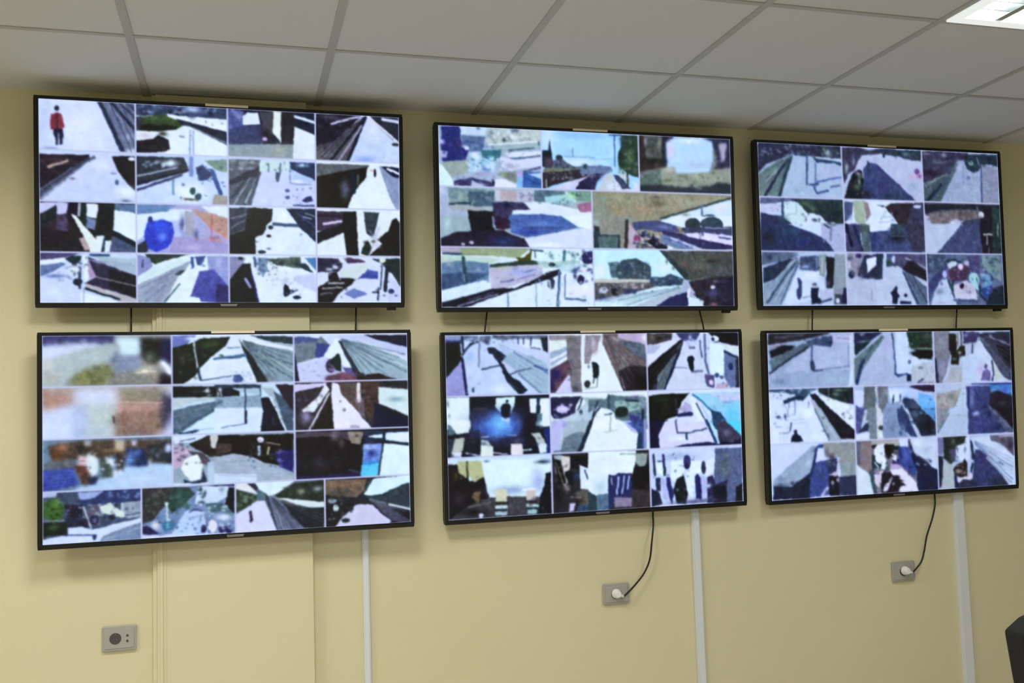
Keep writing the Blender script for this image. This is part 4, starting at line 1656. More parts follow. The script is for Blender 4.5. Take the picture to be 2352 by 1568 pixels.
p 141810 800 1060 960 1030 1390 1020 1290 1130 1210 1340 1060 1385 1010 1520 800 1520
b 2c4424 .9 1010 1100 120 40
b 28241c .9 1050 1220 60 80
p b0a8d4 1220 1250 1350 1150 1430 1200 1400 1300
l 24285c 52 1240 1325 1420 1305
l 242c54 30 1200 1100 1210 1290
l 4c5878 18 1210 1390 1218 1500
p e4f4fc 1370 1060 1450 1060 1700 1520 1560 1520 1450 1250
l 3c4864 22 1490 1160 1680 1520
p 98ccec 1420 1010 2140 1000 2140 1520 1990 1520 1720 1270
b 6ccaf4 1 2000 1320 130 140
p c4c8f0 1680 1020 2140 1020 2140 1110 1850 1130
b 7888b8 .8 1940 1140 60 20
l 3c7898 28 1440 1030 1560 1120 1740 1300
p 1c4468 1690 1250 1820 1280 2010 1520 1740 1520
l 98c4e4 16 1570 1180 1730 1510
U D
p 14103c 790 -30 1090 -30 960 180 975 420 790 430
p d4d4f8 1050 -20 1630 -20 1710 240 1660 270 1300 300 1000 400 950 190
b e8f8fc .9 1250 230 150 30
l 3c4c60 22 1195 -20 1220 150 1380 150 1630 92
l 1c3c48 30 1352 155 1357 235
p 1c2454 1080 385 1300 315 1660 275 1830 310 1830 360 1500 370
l 24406c 46 1630 -20 1770 270
l b8e0f4 52 1680 -20 1800 250
p 3c3c58 1760 -20 1920 -20 2140 180 2140 370 1830 370
b 746c88 .8 1920 150 60 50
p 5cd0f0 1900 -20 2140 -20 2140 200
p 14183c 1820 250 2000 290 2140 200 2140 370 1820 370
C 2 0 3 3
U C
f c8e0f8
p 100c18 160 590 340 600 500 840 700 760 760 1010 900 1100 900 1400 160 1400
b c8d0e8 .9 250 590 90 14
p b4b88c 320 560 665 545 705 770 560 850 500 760 440 790 340 720
l 1c2010 26 465 560 475 860
b 4c4418 .9 300 760 50 70
p e0f8f8 660 540 1500 520 1670 600 1560 900 1500 1020 1100 1100 780 1070 715 760
b a8b4e4 1 1480 830 110 180
b 94a8d0 1 1080 960 300 70
b 101c3c .9 1540 560 110 30
b 34506c .9 740 555 50 16
p 44444c 760 1070 1000 1040 1500 1050 1670 1100 1670 1330 160 1420 500 1170
b 14141c 1 560 1270 220 60
b 1c2834 1 1500 1220 100 80
p d0d0b4 862 945 1040 945 1035 1120 872 1120
p ccbcb8 1300 960 1450 955 1440 1100 1312 1100
l f0f8fc 22 1260 956 1425 945
l 20241c 28 880 1140 1045 1135
l 20181c 28 1312 1122 1450 1115
p d0e0e4 865 1172 1045 1178 1045 1220 868 1222
l 14202c 20 868 1240 1030 1235
p a8c0cc 865 1262 1045 1260 1030 1310 866 1310
p b8d4d4 1312 1152 1490 1152 1490 1190 1320 1195
l 14283c 20 1320 1212 1480 1212
p a0c0c4 1325 1232 1470 1230 1450 1290 1330 1285
p 0c1020 1580 720 1660 700 1670 1300 1500 1280 1500 1050 1560 900
e d8d0f0 670 1318 36 36
l 94888c 11 480 1200 640 1160 800 1130
p 6c5c44 560 985 665 970 645 1110 600 1130 520 1060
b 48404c .7 360 1080 90 90
C 2 1 3 3
f 2c2c34
p 9ca8b0 1690 470 1820 460 1900 860 1850 900 1720 700
p 101010 1690 520 1790 540 1870 860 1780 860
l 8c8478 14 1720 560 1830 860
p d8ccc8 1800 480 1935 480 1925 680 1840 710
p 14141c 1925 470 2190 470 2230 640 2100 650 2000 860 1940 890 1850 760 1850 700 1930 680
b 2c4068 1 2030 760 60 80
p dce8fc 2190 450 2400 440 2400 970 2260 960 2080 940 2060 600 2180 650
l 283448 20 2140 680 2180 800
l 4c6074 16 2230 670 2250 800
p 5c5854 2000 980 2120 950 2400 940 2400 1160 2060 1160
b 2c2828 1 2060 1100 50 50
b 243c50 1 2290 1070 40 60
p c8c0e4 1925 1140 2010 1140 1980 1250 1920 1270
p 34506c 2060 1160 2400 1160 2400 1300 2010 1300
l a08c94 12 1940 1060 2090 1055
b 9c8c88 .9 1880 920 40 50
b 14141c 1 1760 1000 60 200
U D
p e6f6fa -40 410 640 400 620 600 580 740 260 740 250 1200 -40 1100
b b0c8dc .9 140 920 100 120
l 84988c 20 410 450 640 448
p 94a09c 620 440 800 440 790 560 740 640 690 630 630 560
p 141018 600 640 690 620 780 620 830 560 830 960 570 950
b 201828 .8 620 920 60 100
p 3c3438 570 940 830 940 830 1230 560 1230
p 242c64 245 740 340 750 380 720 580 715 580 1050 330 1060 310 1210 245 1210
l b8c4f4 22 390 770 365 1010
l b8c4f4 22 470 760 440 1000
l b8c4f4 22 545 760 515 940
l b0d0e0 16 290 780 300 880
p 8c809c 330 1055 580 1060 570 1190 330 1190
p 5c7890 80 1020 245 1010 245 1260 80 1270
p 2c4450 -40 960 80 1040 80 1290 -40 1290
l 3c5474 16 125 1020 130 1200
C 2 2 3 3
f c8d4f4
b 98a8d0 .7 1200 480 250 50
p 58648c 1750 370 2140 350 2140 1150 1760 1180 1740 800
b 5c6c74 .8 1880 640 120 130
b 3c4c5c .8 1910 580 30 60
b 2c4434 .8 1900 840 30 50
p e0f4f8 900 580 1000 560 1060 780 1000 740 940 720
p e4f8f8 1130 550 1300 530 1320 700 1200 840 1120 800
p e4f4fc 1400 540 1560 540 1560 700 1480 720 1440 1060 1370 1000 1335 740
p e4ecfc 1620 540 1740 500 1740 700 1620 760
l 20245c 36 1020 470 1040 740
l 14383c 30 1040 640 1040 740
l 203058 16 950 550 1020 550
e 343470 1355 560 54 100
e 20204c 1350 620 38 40
e 2c3450 1590 640 34 90
p 101c24 1210 800 1260 760 1310 740 1340 880 1370 1000 1340 1140 1210 1140 1160 950
p 1c2468 1465 760 1510 720 1550 780 1560 1080 1480 1080
p 202c50 910 780 980 780 985 970 920 960
p b0b8f0 985 780 1050 800 1090 1100 1020 1080
p 242868 1055 780 1110 780 1170 1000 1140 1160 1080 950
p b4b8e8 1555 740 1640 780 1650 960 1560 1100
p 282854 1640 770 1720 740 1760 870 1920 810 1920 1140 1640 1140 1640 960
b d0d8f8 1 1660 890 40 30
p 10142c 1730 900 1900 880 1910 1150 1740 1150
p 182040 850 930 960 980 1010 1150 850 1200
b 404068 .8 1500 1110 400 30
l 2c3454 34 880 460 905 740
l 3c5058 14 1150 460 1180 440
p 141c28 2050 900 2140 850 2140 1150 2040 1150
C 0 0 3 3
U A
F 7c94b8 8 6 1000 560 1500 1040 900 300 1610 560
q 3c4c68 18 400 210 1200 300 16
q a0b0dc 10 430 400 900 1040 22
C 0 1 3 3
q 6c6870 12 1890 240 2080 980 24
q a8a4b0 8 2130 240 2320 560 20
U B
F 504850 9 6 200 220 480 980 200 190 780 520
C 0 2 3 3
F 40485c 8 5 1290 300 1010 980 1290 290 820 700
q 5c6890 16 1200 180 1660 400 16
q c4ccec 10 1240 240 1640 700 16
q 4c5484 12 1600 740 1940 940 18
q 1c2430 8 1700 180 2100 330 20
C 1 0 3 3
U C
q 283048 14 200 200 660 520 26
q 2c3870 12 700 200 1500 340 26
C 1 1 3 3
U A
q 7c7cb0 14 1680 1160 1980 1350 18
q 98a4b4 12 1700 1200 2330 1470 20
U B
q 3c5c64 16 180 1060 760 1240 20
q 28306c 10 540 1280 770 1480 22
U D
q dce8e8 10 30 20 600 700 40
C 1 2 3 3
U B
q 20301c 12 850 1060 1340 1340 26
q b8bce4 10 1230 1160 1420 1300 14
q 84b8d8 10 1600 1060 2080 1400 30
q 3c6484 10 1620 1200 1960 1480 18
C 2 0 3 3
U C
q 24201c 12 240 720 740 1100 30
q 5c5c68 14 500 1060 1600 1320 26
q 8c8c74 8 340 580 690 820 26
C 2 1 3 3
q 3c3c40 16 1700 560 2050 1240 24
q 94908c 8 1700 500 1950 980 16
U D
q 30282c 12 580 640 800 1160 24
q 4c6884 10 60 1020 240 1240 18
C 2 2 3 3
q 5c6474 16 1760 420 2080 900 26
q 3c4878 14 880 440 1700 780 18
q 98a4d4 12 900 760 1700 1080 20
@TV3
T A 1720 310 7.128
T B 2020 310 7.128
T C 1720 520 7.128
T D 2020 520 7.128
C 0 0 3 3
U A
f 9cacc8
p 303450 150 100 1530 170 1540 400 1400 380 1050 350 760 340 740 300 300 480 150 640
q 8890b0 26 230 150 1000 330 28
q 3c5054 14 1000 190 1500 360 34
b a8b8b4 .9 1290 310 60 50
p 6c8084 150 660 460 430 740 320 740 380 540 1040 150 1040
b 7c9c8c .7 430 560 120 50
l 1c2848 42 690 380 560 520 280 1000
l 1c3048 42 710 380 640 560 515 1000
l 98a8a8 16 600 430 300 760
l 48606c 16 560 420 240 620
p a8bad8 740 330 960 350 1100 390 1580 500 1580 1080 535 1030
b 98b0c8 .8 800 900 120 80
b b0b4dc .9 1350 600 180 80
b 3c5478 .8 850 290 90 30
l 3c5478 34 960 330 966 810
l 5c6c98 24 1095 460 1112 900
p 2c4464 1050 370 1350 415 1550 470 1540 515 1400 465 1120 460
l c8dce8 24 1110 370 1540 430
l 54609c 28 1140 780 1330 730 1570 680
l 3c4c7c 34 1010 820 1140 810
l 3c4c7c 30 1085 860 1140 965 1310 910
l 505c84 26 1350 855 1500 820
C 0 1 3 3
f b4bcdc
p 3c3c58 1530 200 1800 200 1980 250 2400 200 2400 310 1980 320 1860 340 1800 420 1740 580 1640 640 1580 800 1530 600
b a8b4b8 .9 1610 540 30 90
b 8c90b8 .8 1720 420 30 80
p 1c2430 1570 1070 1640 800 1720 620 1800 570 1860 590 1900 760 1890 860 1860 1070
b 98a890 .9 1820 760 26 60
b 5c7058 .9 1780 860 60 50
b c0b4d4 .8 1800 640 40 30
p 3c4878 1880 560 1960 450 2120 480 2400 780 2400 1100 1850 1100 1900 800
b 20202c .9 1940 980 90 90
l 2c4060 44 1960 450 1970 600
U B
p 3c4474 -20 490 640 1110 -20 1110
b 2c4054 .9 250 1010 220 60
p 2c3c50 -20 240 700 250 690 440 500 410 330 360 -20 310
b 6c7c8c .8 440 320 60 30
b c0d0ec .9 80 350 100 26
e 243054 80 350 20 30
e 6c4c84 620 600 40 50
b a04c88 .9 670 680 40 40
b d0a4c8 .7 560 690 60 50
b 94a8c4 .8 560 850 100 80
C 0 2 3 3
f 98a4c0
p 3c3858 690 260 1450 290 1440 400 1280 440 1130 620 690 820
b 9c94b0 .9 780 310 80 16
b 9894a4 .9 1060 330 50 30
b 606c7c .8 980 450 120 50
b 2c1c34 1 850 630 180 50
l 282444 30 1100 400 1240 340
p 50606c 700 830 1120 620 1240 480 1330 440 1000 1120 700 1130
l 8c9894 24 760 830 1100 640
l 1c3048 60 1020 830 780 1090
l 44587c 24 1130 700 900 1050
b b0b8d0 .8 1300 520 50 90
p 24384c 1390 320 1960 320 1960 540 1840 490 1680 480 1620 600 1540 620 1440 560 1400 450
e 8498a0 1500 455 46 44
l 808c98 18 1600 380 1640 500
l 3c4070 25 1672 520 1684 1140
l 7480ac 9 1383 520 1383 810
l 7480ac 8 1400 808 1540 805
e 5c6898 1465 700 34 30
b b8c0e4 .9 1510 640 60 20
p 888ca4 1700 500 1960 560 1960 1150 1700 1150
C 1 0 3 3
U A
f d0dcf4
p 5c6488 200 1020 1600 1040 1600 1120 680 1090 300 1130 200 1130
p c0c4e8 220 1130 540 1140 520 1290 200 1280
b 40446c .9 340 1075 40 20
l 34486c 44 572 1040 575 1330
p c8e0e8 600 1100 700 1080 960 1280 1200 1400 1180 1600 900 1600 600 1370
l 8ca4b8 14 790 1130 790 1290 640 1310
p 283c40 700 1050 1600 1070 1600 1560 1560 1520 1280 1420 1200 1330 1100 1290 960 1270 850 1140
b 5c7c64 .8 960 1120 90 50
b 607c78 .8 1050 1220 60 50
b 182838 .8 1400 1330 110 100
p 283058 200 1270 560 1330 780 1500 960 1600 200 1600
b 2c4c64 .8 560 1380 100 60
p d8e4fc 930 1300 1100 1290 1210 1600 900 1560
p b0b8c8 1180 1450 1400 1420 1600 1560 1600 1600 1200 1600
e 2c3048 1330 1500 60 60
U C
p 2c3864 200 -40 640 -40 760 -10 1240 180 1430 420 200 420
b 305474 .8 720 80 140 60
b 1c2434 .9 350 200 100 130
b 303c78 .8 950 250 200 60
p ccdcfc 640 -40 1210 -40 1210 160 760 0
p a8b0d4 1200 -40 1640 -40 1640 440 1420 420 1300 250 1200 170
l 788498 36 1365 -20 1355 220
l 303450 30 1250 -30 1330 20
C 1 1 3 3
U A
f d4e0f8
p 4c5880 1570 1090 1720 1100 1700 1350 1570 1440
b 98a0c4 .8 1680 1360 40 50
p 9cac9c 1715 1080 1900 1080 1930 1500 1750 1420
p 887c84 1890 1090 1960 1110 2010 1300 1940 1420
p 14183c 1570 1440 1680 1500 1700 1600 1570 1600
e c4d0ec 1700 1490 24 50
p 3c4878 1740 1440 1850 1480 1850 1600 1760 1600
U B
p 141c28 -40 1150 100 1160 60 1200 -40 1180
p 342c38 100 1180 200 1120 760 1110 760 1600 200 1600 320 1530 300 1440 230 1340
p 3c3c5c 540 1130 760 1130 760 1600 420 1600
e c4d0ec 625 1178 70 28
p d8e8fc -40 1150 100 1195 220 1350 300 1440 200 1600 -40 1600
l a0b4c8 20 40 1350 210 1338
l a4b0dc 14 0 1440 200 1430
U C
p 44446c 1600 -40 1820 -40 1880 430 1600 430
l 0c1038 50 1610 -20 1700 310
l 202c54 50 1740 0 1870 400
p 54646c 1830 -40 1985 -40 2010 430 1890 430
p 344478 1990 90 2330 90 2330 430 2020 430
p d8e4fc 1990 -40 2330 -40 2330 90 2020 80
U D
p 44507c -40 90 200 60 760 -40 760 430 -40 430
b 101824 1 310 180 140 80
p 344c60 200 -40 400 -40 380 120 180 120
p 3c3c58 400 -40 760 -40 740 420 560 420
l 8c98a4 12 190 162 430 162
b 384c74 .8 100 330 100 50
C 1 2 3 3
U B
f 5c5868
p 202838 720 1130 1980 1150 1980 1260 1560 1220 1000 1230 770 1290
p 787074 820 1290 1280 1240 1580 1240 1620 1380 1360 1400 1200 1460 830 1490
b 504450 .8 1400 1300 120 60
p b4b4d0 720 1310 825 1320 865 1490 1150 1470 1240 1380 1380 1400 1240 1600 720 1600
b d0d0f0 .9 1200 1440 50 40
p 3c4460 1380 1400 1620 1370 1700 1600 1220 1600
p 241c30 1660 1190 1860 1190 1860 1600 1640 1600
p 2c4448 1850 1190 1980 1190 1980 1600 1850 1600
e ccccd4 1670 1310 46 50
l 7c8894 20 1600 1180 1620 1260
U D
p b4c0dc 740 -40 1370 -40 1180 180 950 450 750 450
p 444c74 1340 -20 1660 -40 1700 450 940 450
p 201c2c 1640 -40 1850 -40 1850 460 1690 460
p 24383c 1840 -40 2020 -40 2040 460 1850 460
l ccc8d0 24 1710 135 1840 138
l a09ca8 18 1765 160 1765 300
l 80788c 18 1795 360 1790 450
l 8c988c 22 1940 -30 1938 140
C 2 0 3 3
U C
f b4c4e4
p 5c6c88 220 390 1000 390 860 480 700 520 440 600 220 640
b 34305c .8 360 500 50 50
b a098c8 .8 415 590 40 20
p 243450 260 680 700 520 760 560 600 760 430 870 260 930
p 8c9cb4 250 960 450 870 780 500 880 540 780 780 560 1290 250 1290
l 2c4058 32 800 570 560 900 330 1240
l 44587c 24 830 600 680 940 545 1260
l ccd8dc 16 790 550 460 860
l b0bccc 16 760 680 430 1240
p ccdaf8 830 720 1180 740 1260 900 1260 1130 700 1290 600 1270 780 820
b e0e8fc .9 1040 810 110 60
p 3c4c70 860 500 1170 470 1170 720 1000 720 850 700
b b0c0e8 .9 940 660 80 30
b b8ccf4 1 870 450 90 40
l 94a0b8 14 1130 500 1130 680
p 88949c 1150 460 1290 460 1260 820 1180 800
l b4b8b8 20 1220 500 1220 760
p 202028 1275 490 1425 510 1395 1000 1290 1000 1290 800
b 20284c .8 1330 900 50 80
b 685c78 .9 1310 940 30 40
p 8c98a4 1420 460 1650 460 1650 1010 1640 1290 1400 1290
b 8c8098 .8 1500 1060 60 40
p 3c4058 1430 1110 1560 1110 1560 1260 1420 1260
p b4bcdc 1170 1030 1400 1020 1400 1180 1190 1180
p 202454 1560 1000 1640 1000 1640 1260 1550 1260
e d4d4ec 1478 1210 36 42
p 34406c 810 840 850 840 890 900 890 1130 860 1200 820 1180 800 1050 840 980
p 14203c 1030 1000 1165 1000 1150 1140 1200 1190 1190 1260 1050 1260
e 54647c 1092 948 36 34
e c8c8d8 1100 980 60 12
l 343c5c 30 1180 1240 1370 1185
l 74809c 20 910 1165 1040 1135
C 2 1 3 3
f b0b8d4
p 908ca0 1620 440 1960 440 1900 820 1660 840
e 1c2448 1700 790 50 60
e 34306c 1810 480 50 40
b 24304c .9 1670 520 40 30
e c8c4d4 1665 630 22 60
p 2c3450 1800 800 1840 660 1900 470 2250 450 2220 860 1900 850
b 3c3c5c .8 1850 740 50 90
p dce4fc 1940 530 2110 490 2100 630 1950 750
b 6878a0 .8 1970 850 130 16
l 8088a8 14 2025 1010 2030 1220
U D
p b8c4e0 60 430 130 430 120 670 350 660 480 900 640 1290 -40 1290 -40 870 60 860
p 243450 -40 440 72 450 60 850 -40 840
p 44547c 130 440 290 440 290 640 200 660 120 660
e 2c4c50 165 600 50 50
e b8c0ec 250 545 36 60
p 4c4c70 280 430 790 430 790 900 640 820 480 790 370 680 260 630
b 8c8ca8 .8 600 450 150 16
l a8a8c0 22 430 520 540 560
l 9898b0 30 620 610 790 700
p 242030 480 560 560 560 760 720 790 900 580 800 480 760 380 700
p 5c6c88 370 720 560 800 790 1000 790 1290 620 1290
l 8c9cac 18 450 800 680 1240
l 344054 20 560 820 790 1240
l 34406c 24 400 760 640 1260
p 182040 190 1090 260 1000 285 965 315 1000 300 1080 345 1130 310 1180 300 1260 220 1260 225 1150
e 182040 435 1122 30 30
p 1c1c48 340 1205 420 1215 530 1230 530 1265 340 1265
C 2 2 3 3
f 5c6888
p 40506c 770 440 1080 460 1100 600 1000 700 900 760 780 760
q 7484a0 14 800 480 1080 760 26
p 3c4478 790 960 860 860 1000 700 1100 620 1100 700 1000 900 860 1110 800 1290
p b8c4e4 990 900 1100 860 1240 1180 1270 1300 850 1300 900 1080
b 6c8094 .9 990 1060 70 50
e b4b4ec 1070 780 34 60
l 1c3c4c 30 1110 570 1200 540 1330 590
p c0cce4 1110 620 1200 570 1270 570 1270 660 1150 720
p 503858 1120 720 1250 640 1400 620 1490 700 1400 900 1280 880 1200 930 1130 800
b 442c50 .8 1330 780 40 60
e dcc8e8 1330 655 40 50
e b0a8c8 1430 600 40 40
p c0bcd4 1210 970 1400 880 1560 960 1600 1190 1240 1180
b a49cb8 .8 1420 1060 70 60
e 241838 1352 970 32 46
l 1c4044 30 1200 900 1210 1050
l 1c3448 22 1130 880 1230 1160
p a4ccd8 1470 780 1540 730 1600 760 1630 860 1620 1050 1540 980 1470 880
l 3c6c7c 24 1590 840 1600 900
p 4c4c78 1440 480 1640 480 1640 780 1500 740 1480 660
p 788c94 1680 470 1960 490 2000 640 2000 900 1860 830 1740 700 1680 600
q 304c5c 10 1700 500 1960 780 36
p 6c94b8 1660 780 1860 780 1850 1000 1690 1020
l 1c3c60 30 1840 820 1850 900
b 284c6c .9 1700 880 40 40
p 2c4484 1670 1010 1840 960 1870 1080 1760 1180 1680 1100
p 1c2c3c 1860 1020 2080 930 2080 1320 1740 1290 1790 1130
l 1c3450 38 1640 970 1660 1130 1800 1240
q c8d0ec 14 1260 1060 1620 1190 24
l 34406c 22 1220 1200 1600 1210
b a89cb8 .8 1000 1250 150 16
C 0 0 3 3
U A
F 3c5060 9 7 720 340 540 1000 720 340 220 640
q 24304c 20 220 160 1500 340 22
q b0bccc 12 300 160 1500 360 18
C 0 1 3 3
q 2c3448 12 1600 260 2281 330 20
q 708070 8 1640 620 1880 1040 18
U B
q 54687c 12 0 270 640 400 16
C 0 2 3 3
F 38485c 9 6 1250 450 1000 1080 1250 450 740 800
q 54506c 16 740 300 1400 560 20
q 1c2c3c 14 1400 340 1900 520 22
q 7c80a0 8 1420 620 1620 800 18
C 1 0 3 3
U A
q 44584c 18 760 1060 1560 1480 24
q 1c2838 12 900 1200 1560 1540 26
q 8490b0 10 260 1060 700 1240 20
U C
q 8c98b4 8 1180 40 1600 380 26
C 1 1 3 3
U B
q 282030 14 160 1160 480 1540 24
q 98a0bc 8 0 1200 260 1540 22
U C
q 343c58 12 1630 20 2250 400 26
U D
q 24344c 12 150 40 480 260 22
C 1 2 3 3
U B
q 504c58 14 780 1200 1640 1440 28
q 342c3c 10 1650 1200 1920 1560 20
U D
q 3c4048 12 1660 20 1980 440 20
C 2 0 3 3
U C
F 5c7090 7 6 850 560 580 1260 780 560 300 960
q 2c3c5c 16 280 440 820 640 20
q 94a4cc 14 820 460 1180 720 16
q 34405c 10 880 500 1180 700 16
C 2 1 3 3
U D
F 44546c 8 6 420 770 640 1260 500 780 780 1150
q 383854 14 130 440 760 700 20
U C
q 7c80a0 12 1660 460 1880 800 20
C 2 2 3 3
U D
q 34486c 26 1420 480 1980 1180 22
q b4c8dc 22 1100 560 1960 1200 18
q 4c2c48 14 1120 640 1480 1100 20
q 3c4c6c 14 810 480 1100 1000 22
@TV6
T A 1740 740 7.128
T B 2032 740 7.128
T C 1740 940 7.128
T D 2032 940 7.128
C 0 0 3 3
U A
f 98a8c8
b a4b4cc .8 1200 950 250 70
b 6c7c9c .8 380 980 120 60
p 282838 180 160 1250 160 1100 230 800 290 520 340 180 390
b 4c4854 .8 600 210 200 16
l 5c5868 20 300 280 780 220
p 948c9c 190 420 420 370 430 400 210 460
p 14182c 200 480 430 390 640 400 560 480 240 610
p 5c707c 210 640 560 470 740 360 880 380 860 420 240 820
l 182438 28 210 850 520 630 880 395
p a8b4d4 830 440 900 370 1530 380 1530 790 940 780 400 840
p 3c4c74 800 330 1020 250 1260 250 1240 360 1210 420 870 380
b a8b4c4 1 1030 260 30 20
p b4b4d8 1240 220 1540 210 1540 350 1250 350
l 6470a0 12 1320 270 1530 290
l 4c5c84 34 895 380 900 640
p 2c3c64 870 640 930 640 955 790 930 820 880 780
l 3c4468 28 930 795 1080 790
l 6c7ca0 20 1080 780 1510 725
l 2c3858 24 1200 340 1200 400
l 7480a4 12 1500 340 1500 750
p c4d4ec 1520 210 1640 210 1610 1090 1480 1090 1530 860
C 0 1 3 3
f a8b4d4
p c4d4ec 1520 210 1592 210 1592 1090 1490 1090
p 20284c 1592 180 2060 180 1900 290 1592 420
b c0c8dc .8 1720 210 50 14
b 9cb4c8 .9 1740 330 90 16
p 14303c 1592 420 1890 300 1760 440 1620 550 1592 530
p 64787c 1592 620 1760 480 2040 230 2100 250 1760 720 1640 1040 1592 960
l 1c2c5c 60 1740 640 1690 780 1640 990
l 344c74 26 1900 400 1770 600
l a4acb8 16 1730 500 1960 300
b b4b4e0 .8 2120 420 110 120
U B
l 44547c 28 150 330 178 620 195 850
l 28384c 26 130 200 150 300
p c4d4f4 195 170 360 165 400 470 560 600 790 640 790 940 220 850 185 500
p 243c34 370 150 790 150 790 620 580 600 440 540 560 500 420 420 380 280
b 2c5434 .9 540 260 30 70
b 504c50 .8 680 220 80 60
b 2c1c20 .9 660 390 70 30
p 101018 430 505 560 470 800 480 800 560 760 605 590 605
l b8c4b8 12 420 440 800 446
l 34487c 30 180 850 240 885 380 850
p c0d0f8 345 740 400 690 450 740 460 800 400 850 350 810
e 4c6484 420 655 26 30
p 142048 375 850 455 850 440 980 375 970
p b4bccc 450 720 830 640 850 1000 560 1000 450 960
l 2c3854 24 560 985 640 935
e 5c6c80 600 752 46 18
l 8c7c9c 16 580 990 830 985
p 2c3050 430 1030 820 1020 820 1040 430 1050
C 0 2 3 3
f acb8d4
p 787888 800 150 1070 150 1080 560 1000 900 960 1010 840 1010 820 600
b 9494b0 .9 940 780 60 130
b 8c8c98 .8 930 350 60 150
l 1c2c50 46 835 620 885 990
l c0c0dc 26 1060 760 970 980
p 24201c 1060 200 1180 200 1190 480 1240 400 1320 400 1335 560 1230 570 1225 700 1085 700 1100 560 1070 440
b 100c24 .9 1130 480 40 80
b 98a0b8 .9 1150 610 40 16
b b4b8c8 .9 1240 510 30 30
l 7c7c70 24 1205 200 1205 400
l 28282c 20 1265 150 1265 420
p 403c68 1290 160 1560 170 1530 330 1400 350 1310 370
b 9898b8 .8 1340 220 40 40
p c0cce8 1530 260 1600 340 1760 580 2000 1000 1280 1010 1290 600 1480 500
p b0b8d8 1340 420 1380 370 1430 400 1430 530 1350 560
l 343858 24 1450 370 1442 510
p b8c8e8 1280 600 1530 560 1550 960 1290 980
p 2c3048 1530 190 2100 160 2110 960 1960 900 1760 570 1590 320
p 484c64 1610 320 1700 360 2100 820 2110 940 1930 870
l 24304c 16 1640 350 2050 850
l a8a8bc 13 1740 250 2060 380
b b8b0b8 .9 1740 230 30 16
p 1c1824 1820 370 2110 420 2110 760 1960 620
l 6c7090 12 1650 250 2000 330
e 30305c 1665 730 28 38
b b4a4d0 .8 1590 780 80 90
p 6c6498 1580 960 1620 800 1690 770 1750 830 1750 960
l 302c4c 26 1770 640 1795 850 1775 960
p b8c0c0 1800 640 1940 900 1820 940
p a8acb8 1070 760 1280 730 1280 1010 1010 1010
C 1 0 3 3
U A
f d0dcf8
p 34506c 190 1100 1010 1080 860 1160 830 1200 760 1290 650 1280 620 1180 400 1160 190 1150
q a8b8e0 12 280 1080 900 1170 30
p 182c50 425 1290 640 1210 760 1230 770 1270 640 1270 450 1345
l 5c6c98 15 520 1330 512 1600
l 4c5c88 16 620 1290 620 1520
l 5c6480 22 360 1420 300 1600
l 5c6480 22 470 1400 460 1600
l 4c5478 18 850 1310 850 1420
p 1c2c34 1000 1070 1640 1060 1640 1350 1480 1330 1200 1250 1010 1150
b 94a494 .9 1370 1120 110 16
b 74847c .8 1300 1190 60 30
l 98b0a8 10 1175 1070 1175 1240
p 141c30 855 1180 960 1180 1240 1450 1390 1600 1120 1600 1050 1460
p a8a8bc 870 1250 950 1280 1130 1600 1010 1600
b e4f4fc 1 830 1520 60 90
p e0f0f0 970 1170 1200 1265 1500 1350 1510 1430 1400 1600 1340 1550 1260 1450
p 342c60 1510 1250 1640 1270 1640 1370 1520 1320
p d0dcfc 1510 1370 1640 1370 1640 1600 1400 1600
l 7484a8 10 1360 1520 1510 1450 1530 1360
U C
p d4e0fc 210 -20 960 -20 1180 540 220 560
b e8f8fc .9 850 60 90 90
b e0f0f8 .9 930 430 120 70
p 98a8b8 935 -20 1060 -20 1400 500 1170 530
l 586c7c 24 955 0 1060 250 1180 490
l c4ccd8 14 1040 60 1300 480
p 181828 1040 -30 1180 -30 1650 380 1600 480 1380 480
b 241428 .9 1500 420 90 60
p dce8f8 1180 -30 1660 -30 1660 380
l 8c98b8 10 1380 80 1560 -20
p 0c1834 555 535 575 440 612 405 605 340 655 330 660 400 715 430 765 530
l 242c4c 20 555 220 545 350
l 4c5478 12 540 375 380 395
e 4c5878 350 130 34 24
e 4c5878 460 120 22 50
l 6c7ca0 16 505 0 505 110
l 6c7ca0 16 620 -20 620 90
l 7c84a4 14 310 285 400 280
l b0b8d8 10 380 410 380 530
l b0b8d8 10 440 410 440 530
l b0b8d8 10 500 420 500 530
l a8b0cc 12 580 170 770 165
l b8c0dc 10 600 240 820 210
C 1 1 3 3
U A
f a4b4d8
p c8d0fc 1590 1110 1770 1130 1760 1320 1680 1410 1590 1340
p 646c74 1760 1040 1950 1040 1960 1400 1940 1600 1750 1600 1740 1400
l c4c8c8 36 1950 1070 1962 1190
p 707480 1985 1050 2150 1050 2150 1300 2070 1550 2000 1400 1975 1200
p d0ccdc 1935 1300 2000 1400 2060 1600 1940 1600
p 383c78 1620 1360 1690 1420 1740 1400 1740 1600 1620 1600
p d8e4f8 2150 1080 2330 1080 2330 1320 2200 1350
e 1c3460 2230 1260 18 50
U C
p 4c5488 1620 -30 1800 -30 1720 200 1690 390 1620 390
p b0bcd0 1760 0 1820 0 1780 200 1700 330
p 788490 1800 -30 1970 -30 1970 500 1840 480 1820 200
p 24304c 1770 230 1830 220 1825 350 1660 375 1700 320
p d8dcfc 1600 400 1840 370 1845 500 1600 510
p c8ccd8 1950 -30 2020 -20 2080 120 2090 500 1970 490
e 343c44 2040 300 56 42
b e0ece8 .9 2030 420 50 50
p 94a4c4 2095 -30 2330 -30 2330 500 2100 500
b 7484a0 .8 2200 280 80 80
U B
p b4c0e4 340 1070 560 1080 830 1150 830 1200 560 1190
p 2c1c3c 400 1060 560 1010 830 1030 830 1140 640 1130
b 60507c .7 620 1050 60 20
p b0c4f4 60 1080 340 1080 560 1130 570 1260 480 1240 330 1230
